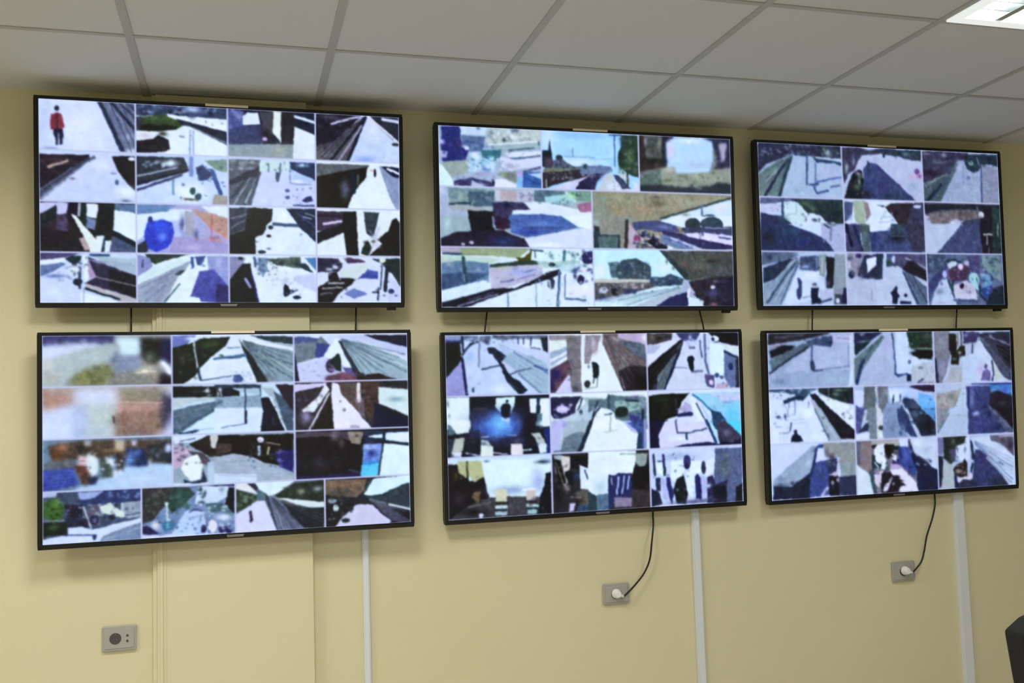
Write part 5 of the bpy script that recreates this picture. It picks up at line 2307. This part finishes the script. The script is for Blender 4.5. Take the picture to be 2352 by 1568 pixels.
p 6cacf0 560 1160 760 1200 870 1340 870 1600 800 1600 700 1510 580 1380
b 80bcf8 .9 680 1300 90 60
b 5c94cc .9 830 1480 40 90
p 3c4c6c 330 1240 480 1260 580 1360 640 1440 820 1600 220 1600 240 1440
b 1c2c58 1 380 1310 40 70
b 54607c .7 500 1400 60 60
p 8c9cc0 30 1330 250 1300 220 1600 30 1600
l b4c0d8 28 280 1300 450 1600
b d0e0fc 1 200 1150 150 50
l 2c4464 24 150 1200 145 1320
l 3c5470 20 270 1190 268 1290
U D
p 8494b4 -20 -20 230 -20 240 200 400 440 -20 460
b 70809c .8 120 280 80 90
p 2c3c6c 215 -20 330 0 560 460 430 430 240 260
b 6c7ca8 .8 300 300 60 90
p b4c0d8 335 -20 385 -20 620 460 550 460
p 243048 390 -20 600 -20 700 60 840 200 850 420 620 430 500 230
b 4c607c .9 500 80 70 60
b 141424 .9 720 260 110 130
p 5c90c4 620 -30 860 -30 860 150 740 70
C 1 2 3 3
U B
f b0bcd8
p a09ca0 830 1180 1100 1130 1310 1070 1240 1300 1100 1600 840 1600
b 5c6c60 .9 1090 1220 60 40
b c0a8a8 .8 1000 1380 50 120
q 788080 12 880 1180 1240 1560 34
p b8c8e4 1270 1080 1350 1110 1380 1600 1060 1600 1180 1340
p 3c4478 1340 1050 1740 1040 1760 1250 1720 1600 1375 1600
b 7480b0 .9 1430 1260 44 180
l 1c2858 20 1385 1080 1390 1500
b 141c4c .9 1650 1460 60 140
l 28306c 24 1480 1100 1600 1300
p 4c80b8 1720 1020 2110 990 2110 1200 1760 1130
b 4c5cb8 .9 1980 1110 80 60
l 14246c 22 1440 1010 2110 1000
p 241c34 1740 1150 1850 1120 2130 1210 2140 1600 1930 1600 1720 1380
b 4c4834 .6 1930 1320 50 40
b 283c44 .8 1800 1170 60 30
l 7c84a8 24 1720 1370 1920 1600
b b0b4ec 1 1500 1510 60 40
U D
p acbcd8 1070 -20 1375 -20 1395 420 870 420
p 888c98 840 -20 1085 -20 900 360 850 420
l 64747c 18 1065 60 880 380
l 8c98b0 12 1100 105 1440 100
p 3c4478 1375 -20 1740 -20 2010 370 1380 400
b 484490 .8 1560 240 60 80
b 1c2c58 .9 1880 280 120 60
b 141c48 .9 1720 80 50 60
b b0b4ec 1 1500 60 60 40
p 4c5470 1720 -20 1800 -20 2140 330 2140 400 2010 370
l 6c7498 20 1790 30 2060 290
p 1c1428 1800 -30 2140 -30 2140 330
C 2 0 3 3
U C
f c8d4fc
p 98a8c0 270 1140 600 860 900 590 1000 600 960 760 930 880 900 970 780 1110 520 1260 270 1240
b b4c4dc .8 820 850 90 80
b 6c809c .8 400 1140 90 50
p 182440 270 1250 560 1250 760 1110 900 1000 900 1200 860 1460 270 1470
b 2c4058 .8 400 1230 100 30
b 182030 .9 650 1320 100 50
p 3c4c8c 930 870 1090 830 1180 1050 1190 1380 860 1440 880 1050
b 486090 .8 1010 950 50 60
l 1c2c60 44 975 640 930 880 860 1120
p 2c4478 900 670 1010 570 1110 560 1080 620 1000 620 960 680
p d0d8fc 1010 630 1090 670 1070 820 980 850
p 909494 1090 540 1660 520 1660 1090 1400 1090 1310 720 1110 780
b 2c2c34 .9 1230 770 70 50
b 545868 .8 1140 690 40 60
p 303860 1090 830 1310 790 1310 1020 1180 1060
l c0c4dc 40 1335 800 1320 1010
p 8c98a0 1380 850 1660 840 1660 1080 1370 1080
b 889098 .8 1450 650 80 120
p 2c3458 1340 1090 1660 1060 1660 1400 1330 1400
p 141828 1180 1070 1330 1060 1345 1400 1190 1400
e 98989c 1240 1185 28 40
e c4b8cc 1275 1045 44 36
e 9c94a4 1325 1140 26 34
p b8bce4 1010 1430 1150 1240 1185 1270 1110 1430
C 2 1 3 3
f 787480
p 84787c 1620 520 1880 510 1900 980 1840 1040 1620 880
p 5c6478 1620 520 1700 520 1690 900 1620 870
p ccdcec 1620 890 1670 920 1850 1050 1920 1400 1620 1400
p 3c4c5c 1830 1000 1900 960 1970 1380 1910 1390
p a8a8a8 1880 500 2330 490 2330 590 1880 590
p 101824 1865 580 1970 570 1910 645
p e4ecf4 1920 650 1970 580 2090 550 2090 760 2130 860 2080 980 1930 920
p 14303c 1885 720 1940 750 1950 850 2050 900 2030 950 1905 985 1885 880
l e8ecfc 16 1930 860 1990 940
p 1c1420 2080 570 2250 560 2210 740 2150 800 2090 700
p d4c8e0 1910 1040 2060 990 2070 1150 2000 1260 1930 1200
l 343858 14 1900 1040 2000 1040
p 241c34 2070 1010 2200 1020 2330 1080 2330 1390 2160 1380 2050 1290 2040 1130
b d8d8ec .9 2140 1190 40 60
e 2c4058 2130 900 24 60
p dce4fc 2180 960 2330 940 2330 1050 2210 1020
p 302c68 2220 800 2330 800 2330 940 2210 930
U D
p 3c4c94 230 590 400 590 480 760 530 960 510 1100 240 870
b 24347c .8 260 700 40 90
b 5068ac .7 340 720 50 90
p 14204c 395 500 440 560 500 720 620 790 740 890 900 990 900 1330 540 1330 540 1000 470 830
b 1c2444 .9 650 980 100 120
b 241830 .9 760 1220 90 60
p c0cce8 430 460 900 450 900 980 780 930 680 800 490 700
b a8bcd0 .8 700 660 90 60
b e0e8fc .9 550 550 90 60
p d0dcfc 240 470 390 460 395 600 260 600
p 141014 0 590 30 560 110 570 190 600 180 640 90 760 20 720
p 1c2c24 110 590 240 590 240 650 120 660
p e0dcf4 100 960 280 940 440 1080 530 1190 560 1330 220 1330 320 1200 240 1060 130 1070
p 201828 -40 1030 100 1050 180 1080 290 1090 200 1120 340 1150 260 1180 370 1220 180 1290 80 1370 -40 1370
p d8d0e4 10 1220 110 1150 60 1320 -20 1330
p e8e4f8 120 710 205 740 200 840 130 800
p b0a0c8 100 880 220 880 330 960 120 970
p 3c5060 20 860 70 860 90 980 20 1000
C 2 2 3 3
f a8b4d4
p 7474a0 850 450 970 450 960 740 850 720
p 24302c 970 440 1350 420 1300 560 1180 600 1150 800 1100 890 970 790
b 6c7c6c .7 1130 520 30 60
p 505070 1060 640 1190 640 1160 850 1100 840
p c8d4f0 1170 600 1300 560 1350 430 1400 420 1400 820 1240 820 1180 720
b 40506c .9 1320 650 20 50
l 4c4c6c 14 1190 600 1210 700
p 1c2840 870 750 960 760 990 1100 980 1200 890 1290 870 1100
p a8b0b8 970 820 1130 910 1150 1290 940 1290
b c8b0c8 .9 990 1230 40 30
p 241820 1280 860 1320 790 1360 850 1370 1060 1300 1100 1160 1080 1130 960 1210 870
e 84786c 1220 1000 60 34
q a49888 8 1160 900 1340 1060 24
l 24385c 44 1420 520 1450 700
e 1c3450 1460 760 34 54
l 1c3450 40 1450 880 1420 1040
p 343c6c 1490 650 1600 650 1880 950 2000 1090 2090 1260 1430 1310 1450 1100 1470 900
b 3c3474 .9 1590 850 50 120
b 1c2c3c 1 1880 1180 150 90
p c4d0ec 1420 460 1740 420 1900 600 2130 720 2130 1270 2060 1240 1900 1020 1600 640 1490 630 1440 520
l 7080a4 18 1560 590 2100 1130
l 7c8cac 13 1720 680 2110 940
l 9ca8b8 30 1680 780 2090 1200
p 605c70 1720 410 2130 400 2130 760 2000 620 1880 540 1740 500
b 2c2438 .9 2060 570 50 90
b 403c50 .9 1930 490 40 40
l d8c8dc 14 1880 428 2130 420
p 2c3450 1200 1170 1300 1120 1480 1130 1530 1210 1500 1270 1200 1290
p d4cce4 1190 1130 1380 1060 1420 1000 1450 1080 1420 1130 1300 1130 1220 1190
l 1c2c54 50 1170 1080 1180 1250
C 0 0 3 3
U A
F 48586c 9 5 900 350 240 800 900 330 240 580
q 3c3c54 14 230 180 1100 320 22
C 0 1 3 3
F 4c6070 9 5 2060 240 1650 980 2060 240 1600 560
U B
q 2c4438 12 400 180 760 560 24
q 94a0b4 14 420 640 820 980 18
q dce8fc 8 210 200 560 560 18
C 0 2 3 3
F 64687c 8 6 1560 260 2050 900 1560 240 2060 420
q 2c2838 14 1080 230 1330 680 20
q 34345c 14 1300 170 1560 360 16
q 8c84ac 10 1560 700 1780 940 16
q 949cac 10 1040 760 1280 980 18
C 1 0 3 3
U A
q 34506c 20 260 1100 860 1280 16
q 38484c 14 1020 1080 1600 1300 22
q 7c90b4 14 300 1340 660 1560 14
U C
q 5c6c94 14 280 60 620 400 14
q 303044 14 1080 40 1560 460 28
C 1 1 3 3
U A
q 5c6878 12 1640 1080 2160 1560 24
U B
q 2c4060 16 230 1260 800 1560 24
q 84b0dc 10 560 1180 860 1500 24
U D
q 34486c 14 200 40 840 400 24
C 1 2 3 3
U B
q 848c88 16 880 1160 1300 1560 22
q 303c74 16 1380 1080 1740 1560 24
q 2c3c3c 12 1780 1160 2080 1560 24
U D
q 343c74 12 1400 20 1940 360 26
C 2 0 3 3
U C
F 8898b4 8 5 960 640 520 1240 920 600 300 1120
q 34406c 14 880 880 1300 1380 26
q 242c44 12 330 1180 820 1400 30
q 8c8c94 12 1110 560 1620 1080 30
C 2 1 3 3
q 2c3448 16 1880 600 2281 1340 22
q e0e0f0 14 1920 600 2281 1300 20
U D
q 2c2438 14 0 580 340 1300 20
q b8c4dc 12 440 480 860 900 24
q 24345c 12 400 800 860 1280 30
C 2 2 3 3
F 6c7ca0 8 7 1480 560 2100 1220 1480 500 2110 760
q 34383c 16 980 440 1340 860 22
q 3c2c34 12 1140 860 1380 1080 18
q c4bcc8 8 1140 860 1400 1080 14
q 383c64 12 1460 680 2000 1240 26
"""

# ------------------------------------------------------------------ the room
RX0, RX1, RY0 = -2.2, 6.2, -6.6
def struct(name, bm, m, **k): return tag(obj(name, bm, m, **k), kind='structure')
b = bmesh.new(); bx(b, RX0-.12, RX1+.12, 0, .12, 0, CEIL_Z+.12); struct('wall_back', b, M_wall)
b = bmesh.new(); bx(b, RX0-.12, RX0, RY0, 0, 0, CEIL_Z+.12); struct('wall_left', b, M_wall)
b = bmesh.new(); bx(b, RX1, RX1+.12, RY0, 0, 0, CEIL_Z+.12); struct('wall_right', b, M_wall)
b = bmesh.new(); bx(b, RX0-.12, RX1+.12, RY0-.12, RY0, 0, CEIL_Z+.12); struct('wall_front', b, M_wall)
b = bmesh.new(); bx(b, RX0-.12, RX1+.12, RY0-.12, .12, -.1, 0); struct('floor', b, M_floor)
# boxed-in column standing a little proud of the wall, with a beaded left edge
b = bmesh.new()
bx(b, .178, .700, -.032, 0, 0, CEIL_Z)
bx(b, .163, .178, -.020, 0, 0, CEIL_Z)
bx(b, .186, .196, -.036, -.032, 0, 2.0)
bx(b, .204, .208, -.034, -.032, 0, 2.0)
struct('trim_1', b, M_wall, bevel=.0025)

# ceiling: mineral tiles lying in a grid of bars, left open where the light fixtures sit
LAMPS = [(4, 1), (0, 1), (-3, 1), (4, 4), (0, 4), (2, 7)]
b = bmesh.new()
bx(b, RX0-.12, RX1+.12, RY0-.12, .12, CEIL_Z+.10, CEIL_Z+.14)
rows = [0.0]+[-(GY+TILE*j) for j in range(0, 12)]
rows = [y for y in rows if y > RY0]+[RY0]
i0 = int((RX0-GX)/TILE)-1; cols = [x for x in [GX+TILE*i for i in range(i0, 14)] if RX0 < x < RX1]
xs = [RX0]+cols+[RX1]
hw = .012
for j, (ya, yb) in enumerate(zip(rows[:-1], rows[1:])):
    for xa, xb in zip(xs[:-1], xs[1:]):
        i = round((xa-GX)/TILE)
        if (i, j-1) in LAMPS and abs(xa-GX-i*TILE) < .01: continue
        bx(b, xa, xb, yb, ya, CEIL_Z+.003, CEIL_Z+.018)
for x in cols: bx(b, x-hw, x+hw, RY0, 0, CEIL_Z-.0005, CEIL_Z+.0028, 1)
for y in rows[1:-1]:
    for xa, xb in zip(xs[:-1], xs[1:]): bx(b, xa+hw, xb-hw, y-hw*.8, y+hw*.8, CEIL_Z, CEIL_Z+.0028, 1)
struct('ceiling', b, [M_tile, M_bar])

# recessed louvred fixtures
def make_fixture():
    t = thing('ceiling_light', 'recessed square ceiling light with white frame and bright louvres at the top right corner', 'ceiling light', (0, 0, CEIL_Z))
    h = TILE/2-.0135
    b = bmesh.new()
    bx(b, -h, h, -h, -h+.035, -.006, .006); bx(b, -h, h, h-.035, h, -.006, .006)
    bx(b, -h, -h+.035, -h+.035, h-.035, -.006, .006); bx(b, h-.035, h, -h+.035, h-.035, -.006, .006)
    obj('frame', b, M_frame, t)
    b = bmesh.new()
    bx(b, -h, h, -h, h, .085, .09)
    bx(b, -h, h, -h, -h+.004, .006, .085); bx(b, -h, h, h-.004, h, .006, .085)
    bx(b, -h, -h+.004, -h, h, .006, .085); bx(b, h-.004, h, -h, h, .006, .085)
    obj('housing', b, M_lampw, t)
    for k in range(4):
        b = bmesh.new(); x = -h+.035+(2*h-.07)*(k+.5)/4
        cyl(b, (x, -h+.03, .055), (0, 1, 0), .013, .013, 2*h-.06, 16)
        obj('tube', b, M_tube, t, smooth=True)
    b = bmesh.new()
    for k in range(1, 4):
        x = -h+.035+(2*h-.07)*k/4
        bx(b, x-.011, x+.011, -h+.035, h-.035, -.003, .03)
    for k in range(1, 9):
        y = -h+.035+(2*h-.07)*k/9
        bx(b, -h+.035, h-.035, y-.0012, y+.0012, .002, .026)
    obj('louvre', b, M_louvre, t)
    return t
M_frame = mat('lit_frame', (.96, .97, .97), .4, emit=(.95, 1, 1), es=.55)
def copy_tree(o, parent=None):
    c = o.copy(); COL.objects.link(c); c.parent = parent
    for ch in [x for x in list(bpy.data.objects) if x.parent == o and x.type != 'LIGHT']: copy_tree(ch, c)
    return c
fix0 = make_fixture()
for k, (i, j) in enumerate(LAMPS):
    o = fix0 if k == 0 else copy_tree(fix0)
    x, y = GX+TILE*(i+.5), -(GY+TILE*(j+.5)); o.location = (x, y, CEIL_Z)
    if k: o['label'] = 'recessed square ceiling light with louvres, out of the picture in the ceiling behind'; o['group'] = 'ceiling lights behind the viewpoint'
    ld = bpy.data.lights.new('fixture_light', 'AREA'); ld.shape = 'SQUARE'; ld.size = .5
    ld.energy = ROOM_LAMP*LAMP_W.get((i, j), 1); ld.color = LAMP_COL; ld.spread = math.radians(LAMP_SPREAD)
    lo = bpy.data.objects.new('fixture_light', ld); link(lo, o); lo.location = (0, 0, -.012)

# ------------------------------------------------------------------ the six televisions
DEPTH = .028
def television(name, center, tilt, roll, label, receiver, sticker, nx):
    loc = Vector((center[0], center[1], center[2]))
    rot = (Matrix.Rotation(tilt, 3, 'X') @ Matrix.Rotation(roll, 3, 'Y')).to_euler()
    t = thing('television', label, 'television', loc, rot, 'wall-mounted televisions showing camera feeds')
    W2, H2 = TVW/2, TVH/2
    sx0, sx1, sz0, sz1 = -W2+BZ_L, W2-BZ_R, -H2+BZ_B, H2-BZ_T
    # bezel: rounded outline with a rectangular opening
    b = bmesh.new()
    bx(b, -W2, W2, 0, DEPTH, -H2, sz0); bx(b, -W2, W2, 0, DEPTH, sz1, H2)
    bx(b, -W2, sx0, 0, DEPTH, sz0, sz1); bx(b, sx1, W2, 0, DEPTH, sz0, sz1)
    bmesh.ops.remove_doubles(b, verts=b.verts, dist=1e-5)
    obj('bezel', b, M_black, t, bevel=.0015)
    b = bmesh.new()
    bx(b, sx0, sx1, .006, DEPTH, sz0, sz1)
    prism(b, rrect(-.42, .42, -.27, .12, .03), DEPTH, DEPTH+.012)
    obj('back_housing', b, M_back, t)
    b = bmesh.new()
    gap = -center[1]-DEPTH-.012
    for x in (-.2, .2):
        bx(b, x-.015, x+.015, DEPTH+.010, DEPTH+.016, -.2, .1)
        bx(b, x-.012, x+.012, DEPTH+.014, DEPTH+.012+max(gap-.012, .006), -.06, -.02)
    bx(b, -.2, .2, DEPTH+.0105, DEPTH+.0155, -.05, -.03)
    obj('wall_bracket', b, M_chrm, t)
    # picture: a fine grid of points coloured by the feeds
    ny = int(nx*.5625)
    im = feed_picture(name, PICT[name], nx, ny)
    X = np.linspace(sx0, sx1, nx+1); Z = np.linspace(sz1, sz0, ny+1)
    co = np.zeros((ny+1, nx+1, 3), np.float32); co[..., 0] = X[None]; co[..., 2] = Z[:, None]; co[..., 1] = .004
    me = bpy.data.meshes.new('screen')
    me.vertices.add((nx+1)*(ny+1)); me.vertices.foreach_set('co', co.ravel())
    idx = np.arange((nx+1)*(ny+1)).reshape(ny+1, nx+1)
    q = np.stack([idx[:-1, :-1], idx[1:, :-1], idx[1:, 1:], idx[:-1, 1:]], -1).reshape(-1, 4).astype(np.int32)
    me.loops.add(q.size); me.loops.foreach_set('vertex_index', q.ravel())
    me.polygons.add(len(q)); me.polygons.foreach_set('loop_start', np.arange(0, q.size, 4, dtype=np.int32))
    me.update(calc_edges=True)
    a = np.where(im <= .04045, im/12.92, ((im+.055)/1.055)**2.4)
    rgba = np.ones((ny+1, nx+1, 4), np.float32); rgba[..., :3] = a
    at = me.color_attributes.new('picture', 'FLOAT_COLOR', 'POINT'); at.data.foreach_set('color', rgba.ravel())
    me.materials.append(M_screen)
    s = bpy.data.objects.new('screen', me); link(s, t)
    # badge tab under the picture
    b = bmesh.new()
    P = [(-.029, -H2+.0125), (.029, -H2+.0125), (.026, -H2+.0045), (-.026, -H2+.0045)]
    prism(b, P[::-1], -.0022, .001)
    obj('badge', b, M_chrome, t, bevel=.0006)
    b = bmesh.new()
    dx = sticker
    bx(b, dx-.072, dx+.072, -.0009, .0006, H2-.0075, H2+.0006); bx(b, dx-.072, dx+.072, -.0009, .012, H2, H2+.0012)
    o = obj('label_strip', b, M_sticker, t); o['label'] = 'pale strip stuck on the top edge'
    if receiver:
        b = bmesh.new(); prism(b, rrect(W2-.062, W2-.030, -H2-.010, -H2+.002, .003), .004, .022)
        obj('infrared_receiver', b, M_black, t)
    return t
M_screen = screen_material('lit_screen')
PICT = {}
for blk in SKETCHES.split('@')[1:]:
    n_, t_ = blk.split('\n', 1); PICT[n_.strip()] = t_
TVS = [
 ('TV1', (.4206, -.1120, 2.1931), .0694, -.0010, 'upper left television with sixteen feeds, one of a person in a red top', True, .0, 430),
 ('TV2', (1.7801, -.1010, 2.1803), .0487, -.0044, 'upper middle television with seven feeds, one a blue sky', True, .0, 380),
 ('TV3', (3.1341, -.0686, 2.1903), .0289, -.0037, 'upper right television with nine dim feeds of platforms and shaded ground', True, .0, 320),
 ('TV4', (.4346, -.1161, 1.3996), .0298, -.0018, 'lower left television with thirteen feeds, brown and amber ones at its left edge', False, .0, 430),
 ('TV5', (1.7911, -.0760, 1.3956), .0410, -.0042, 'lower middle television with nine feeds, one with a glowing blue floor', False, .0, 380),
 ('TV6', (3.1326, -.0671, 1.3948), .0461, -.0050, 'lower right television with nine feeds, some with blue trains beside platforms', False, .0, 320)]
for T in TVS: television(*T)

# ------------------------------------------------------------------ cable trunking, cables, sockets
def trunking(x, wdt, z1, label):
    t = thing('cable_trunking', label, 'cable trunking', (x, 0, 0), group='white cable trunkings under the televisions')
    b = bmesh.new(); bx(b, -wdt/2, wdt/2, -.014, 0, 0, z1); obj('channel', b, M_trunk, t, bevel=.001)
    b = bmesh.new(); bx(b, -wdt/2+.004, wdt/2-.004, -.018, -.014, 0, z1); obj('cover', b, M_trunk, t, bevel=.0015)
trunking(.889, .024, 1.09, 'narrow white cable trunking running down the wall under the left television')
trunking(2.206, .033, 1.09, 'white cable trunking running down the wall under the middle television')
trunking(3.464, .052, 1.09, 'wide pale grey cable trunking running down the wall under the right television')

def hanging_cable(P, rad, label, group=None):
    b = bmesh.new(); tube(b, P, rad, 10, 8)
    return tag(obj('hanging_cable', b, M_cable, smooth=True), label, 'cable', group)
G = 'short black cables between the upper and lower televisions'
for (x0, x1, wch, sd) in ((.0956, .0955, 'left', 'left'), (.8686, .8656, 'left', 'right'), (1.3665, 1.3542, 'middle', 'left'),
                          (2.256, 2.2697, 'middle', 'right'), (2.7793, 2.7721, 'right', 'left'), (3.5056, 3.4943, 'right', 'right')):
    yy = -.030
    hanging_cable([(x0-(x1-x0)*.8, yy, 1.93), (x0, yy, 1.838), (x1, yy-.002, 1.762), (x1+(x1-x0)*.3, yy, 1.70), (x1+(x1-x0)*.4, yy+.004, 1.64)], .0032,
                  'thin black cable below the upper %s television, the %s one of two' % (wch, sd), G)

def socket(x, z, wd, hg, label, plug):
    t = thing('wall_socket', label, 'wall socket', (x, 0, z), group='grey wall sockets')
    b = bmesh.new(); prism(b, rrect(-wd/2, wd/2, -hg/2, hg/2, .005), -.011, 0); obj('cover_plate', b, M_socket, t, bevel=.0025)
    cx = -.012 if not plug else -.004
    b = bmesh.new(); prism(b, rrect(-wd/2+.008, wd/2-.008, -hg/2+.008, hg/2-.008, .004), -.0135, -.010); obj('insert', b, M_socket, t, bevel=.001)
    # round well
    b = bmesh.new()
    n = 32; R0, R1 = .0190, .0165
    ring = lambda R, y: [b.verts.new((cx+R*math.cos(2*math.pi*i/n), y, R*math.sin(2*math.pi*i/n))) for i in range(n)]
    A, B_, C_ = ring(R0, -.0140), ring(R1, -.0140), ring(R1, -.0136)
    for i in range(n):
        k = (i+1) % n
        b.faces.new((A[i], A[k], B_[k], B_[i])); b.faces.new((B_[i], B_[k], C_[k], C_[i]))
    b.faces.new(C_)
    w_ = obj('socket_well', b, M_sockin, t)
    if not plug:
        for dx in (-.0045, .0045):
            b = bmesh.new(); cyl(b, (cx+dx, -.0150, -.002), (0, 1, 0), .0022, .0022, .0012, 12); obj('contact', b, M_pin, w_)
        b = bmesh.new(); bx(b, cx-.002, cx+.002, -.0152, -.0138, .011, .016); obj('contact', b, M_pin, w_)
        b = bmesh.new()
        cyl(b, (.026, -.0148, .008), (0, 1, 0), .004, .004, .0015, 16); cyl(b, (.026, -.0148, -.010), (0, 1, 0), .004, .004, .0015, 16)
        obj('screw', b, M_sockin, t)
    return t
socket(.0545, .7245, .110, .082, 'empty grey wall socket with a dark round hole, below the left television', False)
socket(1.856, .7305, .109, .079, 'grey wall socket holding a white plug, below the middle television', True)
socket(3.166, .7215, .112, .083, 'grey wall socket holding a white plug, below the right television', True)

def power_lead(P, plug, label):
    t = thing('power_cable', label, 'power cable', (plug[0], 0, plug[1]), group='black power cables plugged into the sockets')
    off = Vector((plug[0], 0, plug[1]))
    b = bmesh.new(); tube(b, [Vector(p)-off for p in P], .0036, 12, 10); obj('cord', b, M_cable, t, smooth=True)
    b = bmesh.new(); cyl(b, (0, -.0145, 0), (0, -1, 0), .0185, .0175, .012, 28); cyl(b, (0, -.0265, 0), (0, -1, 0), .0165, .012, .016, 28)
    o = obj('plug', b, M_plug, t, bevel=.002); o['label'] = 'white round plug'
    e = Vector(P[-1])-off; s = Vector((0, -.032, 0)); d = (e-s)
    b = bmesh.new(); cyl(b, s, d, .008, .0045, d.length, 16); obj('strain_relief', b, M_plug, t, smooth=True)
power_lead([(2.035, -.010, 1.16), (2.022, -.014, 1.0373), (2.0185, -.020, .9864), (2.0016, -.036, .9196), (1.9912, -.032, .8528), (1.963, -.030, .7993), (1.9152, -.036, .7544), (1.876, -.036, .7226)],
           (1.8525, .7326), 'black power cable hanging from the lower middle television to its white plug')
power_lead([(3.350, -.008, 1.16), (3.342, -.014, 1.0389), (3.335, -.020, .9908), (3.3057, -.034, .9367), (3.276, -.030, .8646), (3.258, -.030, .8013), (3.235, -.034, .757), (3.190, -.036, .7172)],
           (3.1653, .7255), 'black power cable hanging from the lower right television to its white plug')

# ------------------------------------------------------------------ black office chair, only a corner of its back in the picture
t = thing('office_chair', 'black office chair, only the top corner of its backrest showing at the bottom right', 'office chair', (2.166, -2.0, 0))
b = bmesh.new()
P = [(-.243, .975), (-.205, .998), (-.12, 1.022), (.12, 1.022), (.205, .998), (.243, .975), (.231, .885), (.215, .78), (.21, .60), (.17, .56), (-.17, .56), (-.21, .60), (-.215, .78), (-.231, .885)]
prism(b, P[::-1], 0, .055); obj('backrest', b, M_chair, t, bevel=.008, seg=3)
b = bmesh.new(); prism(b, rrect(-.24, .24, -.24, .24, .07), 0, .07)
for v in b.verts: v.co = Vector((v.co.x, -.24+v.co.z, .43+v.co.y))
obj('seat', b, M_chair, t, bevel=.015, seg=3)
b = bmesh.new(); tube(b, [(0, -.24, .43), (0, -.02, .42), (0, .075, .47), (0, .065, .62), (0, .055, .75)], .02, 12); obj('back_bar', b, M_chrm, t, smooth=True)
for s in (-1, 1):
    b = bmesh.new(); tube(b, [(s*.20, -.24, .45), (s*.285, -.24, .47), (s*.285, -.2, .66), (s*.285, -.05, .68)], .014, 10)
    bx(b, s*.285-.03, s*.285+.03, -.33, -.05, .665, .69); obj('armrest', b, M_black, t)
b = bmesh.new(); cyl(b, (0, -.24, .10), (0, 0, 1), .028, .028, .33, 20); obj('gas_lift', b, M_chrm, t, smooth=True)
for k in range(5):
    a = 2*math.pi*k/5+.3; d = Vector((math.cos(a), math.sin(a), 0)); c = Vector((0, -.24, 0))
    b = bmesh.new(); tube(b, [c+Vector((0, 0, .12)), c+d*.15+Vector((0, 0, .10)), c+d*.29+Vector((0, 0, .075))], .018, 10); lg = obj('leg', b, M_black, t, smooth=True)
    b = bmesh.new(); n = d.cross(Vector((0, 0, 1))); cyl(b, c+d*.29+Vector((0, 0, .028))-n*.022, n, .028, .028, .044, 20); obj('caster', b, M_black, lg, smooth=True)
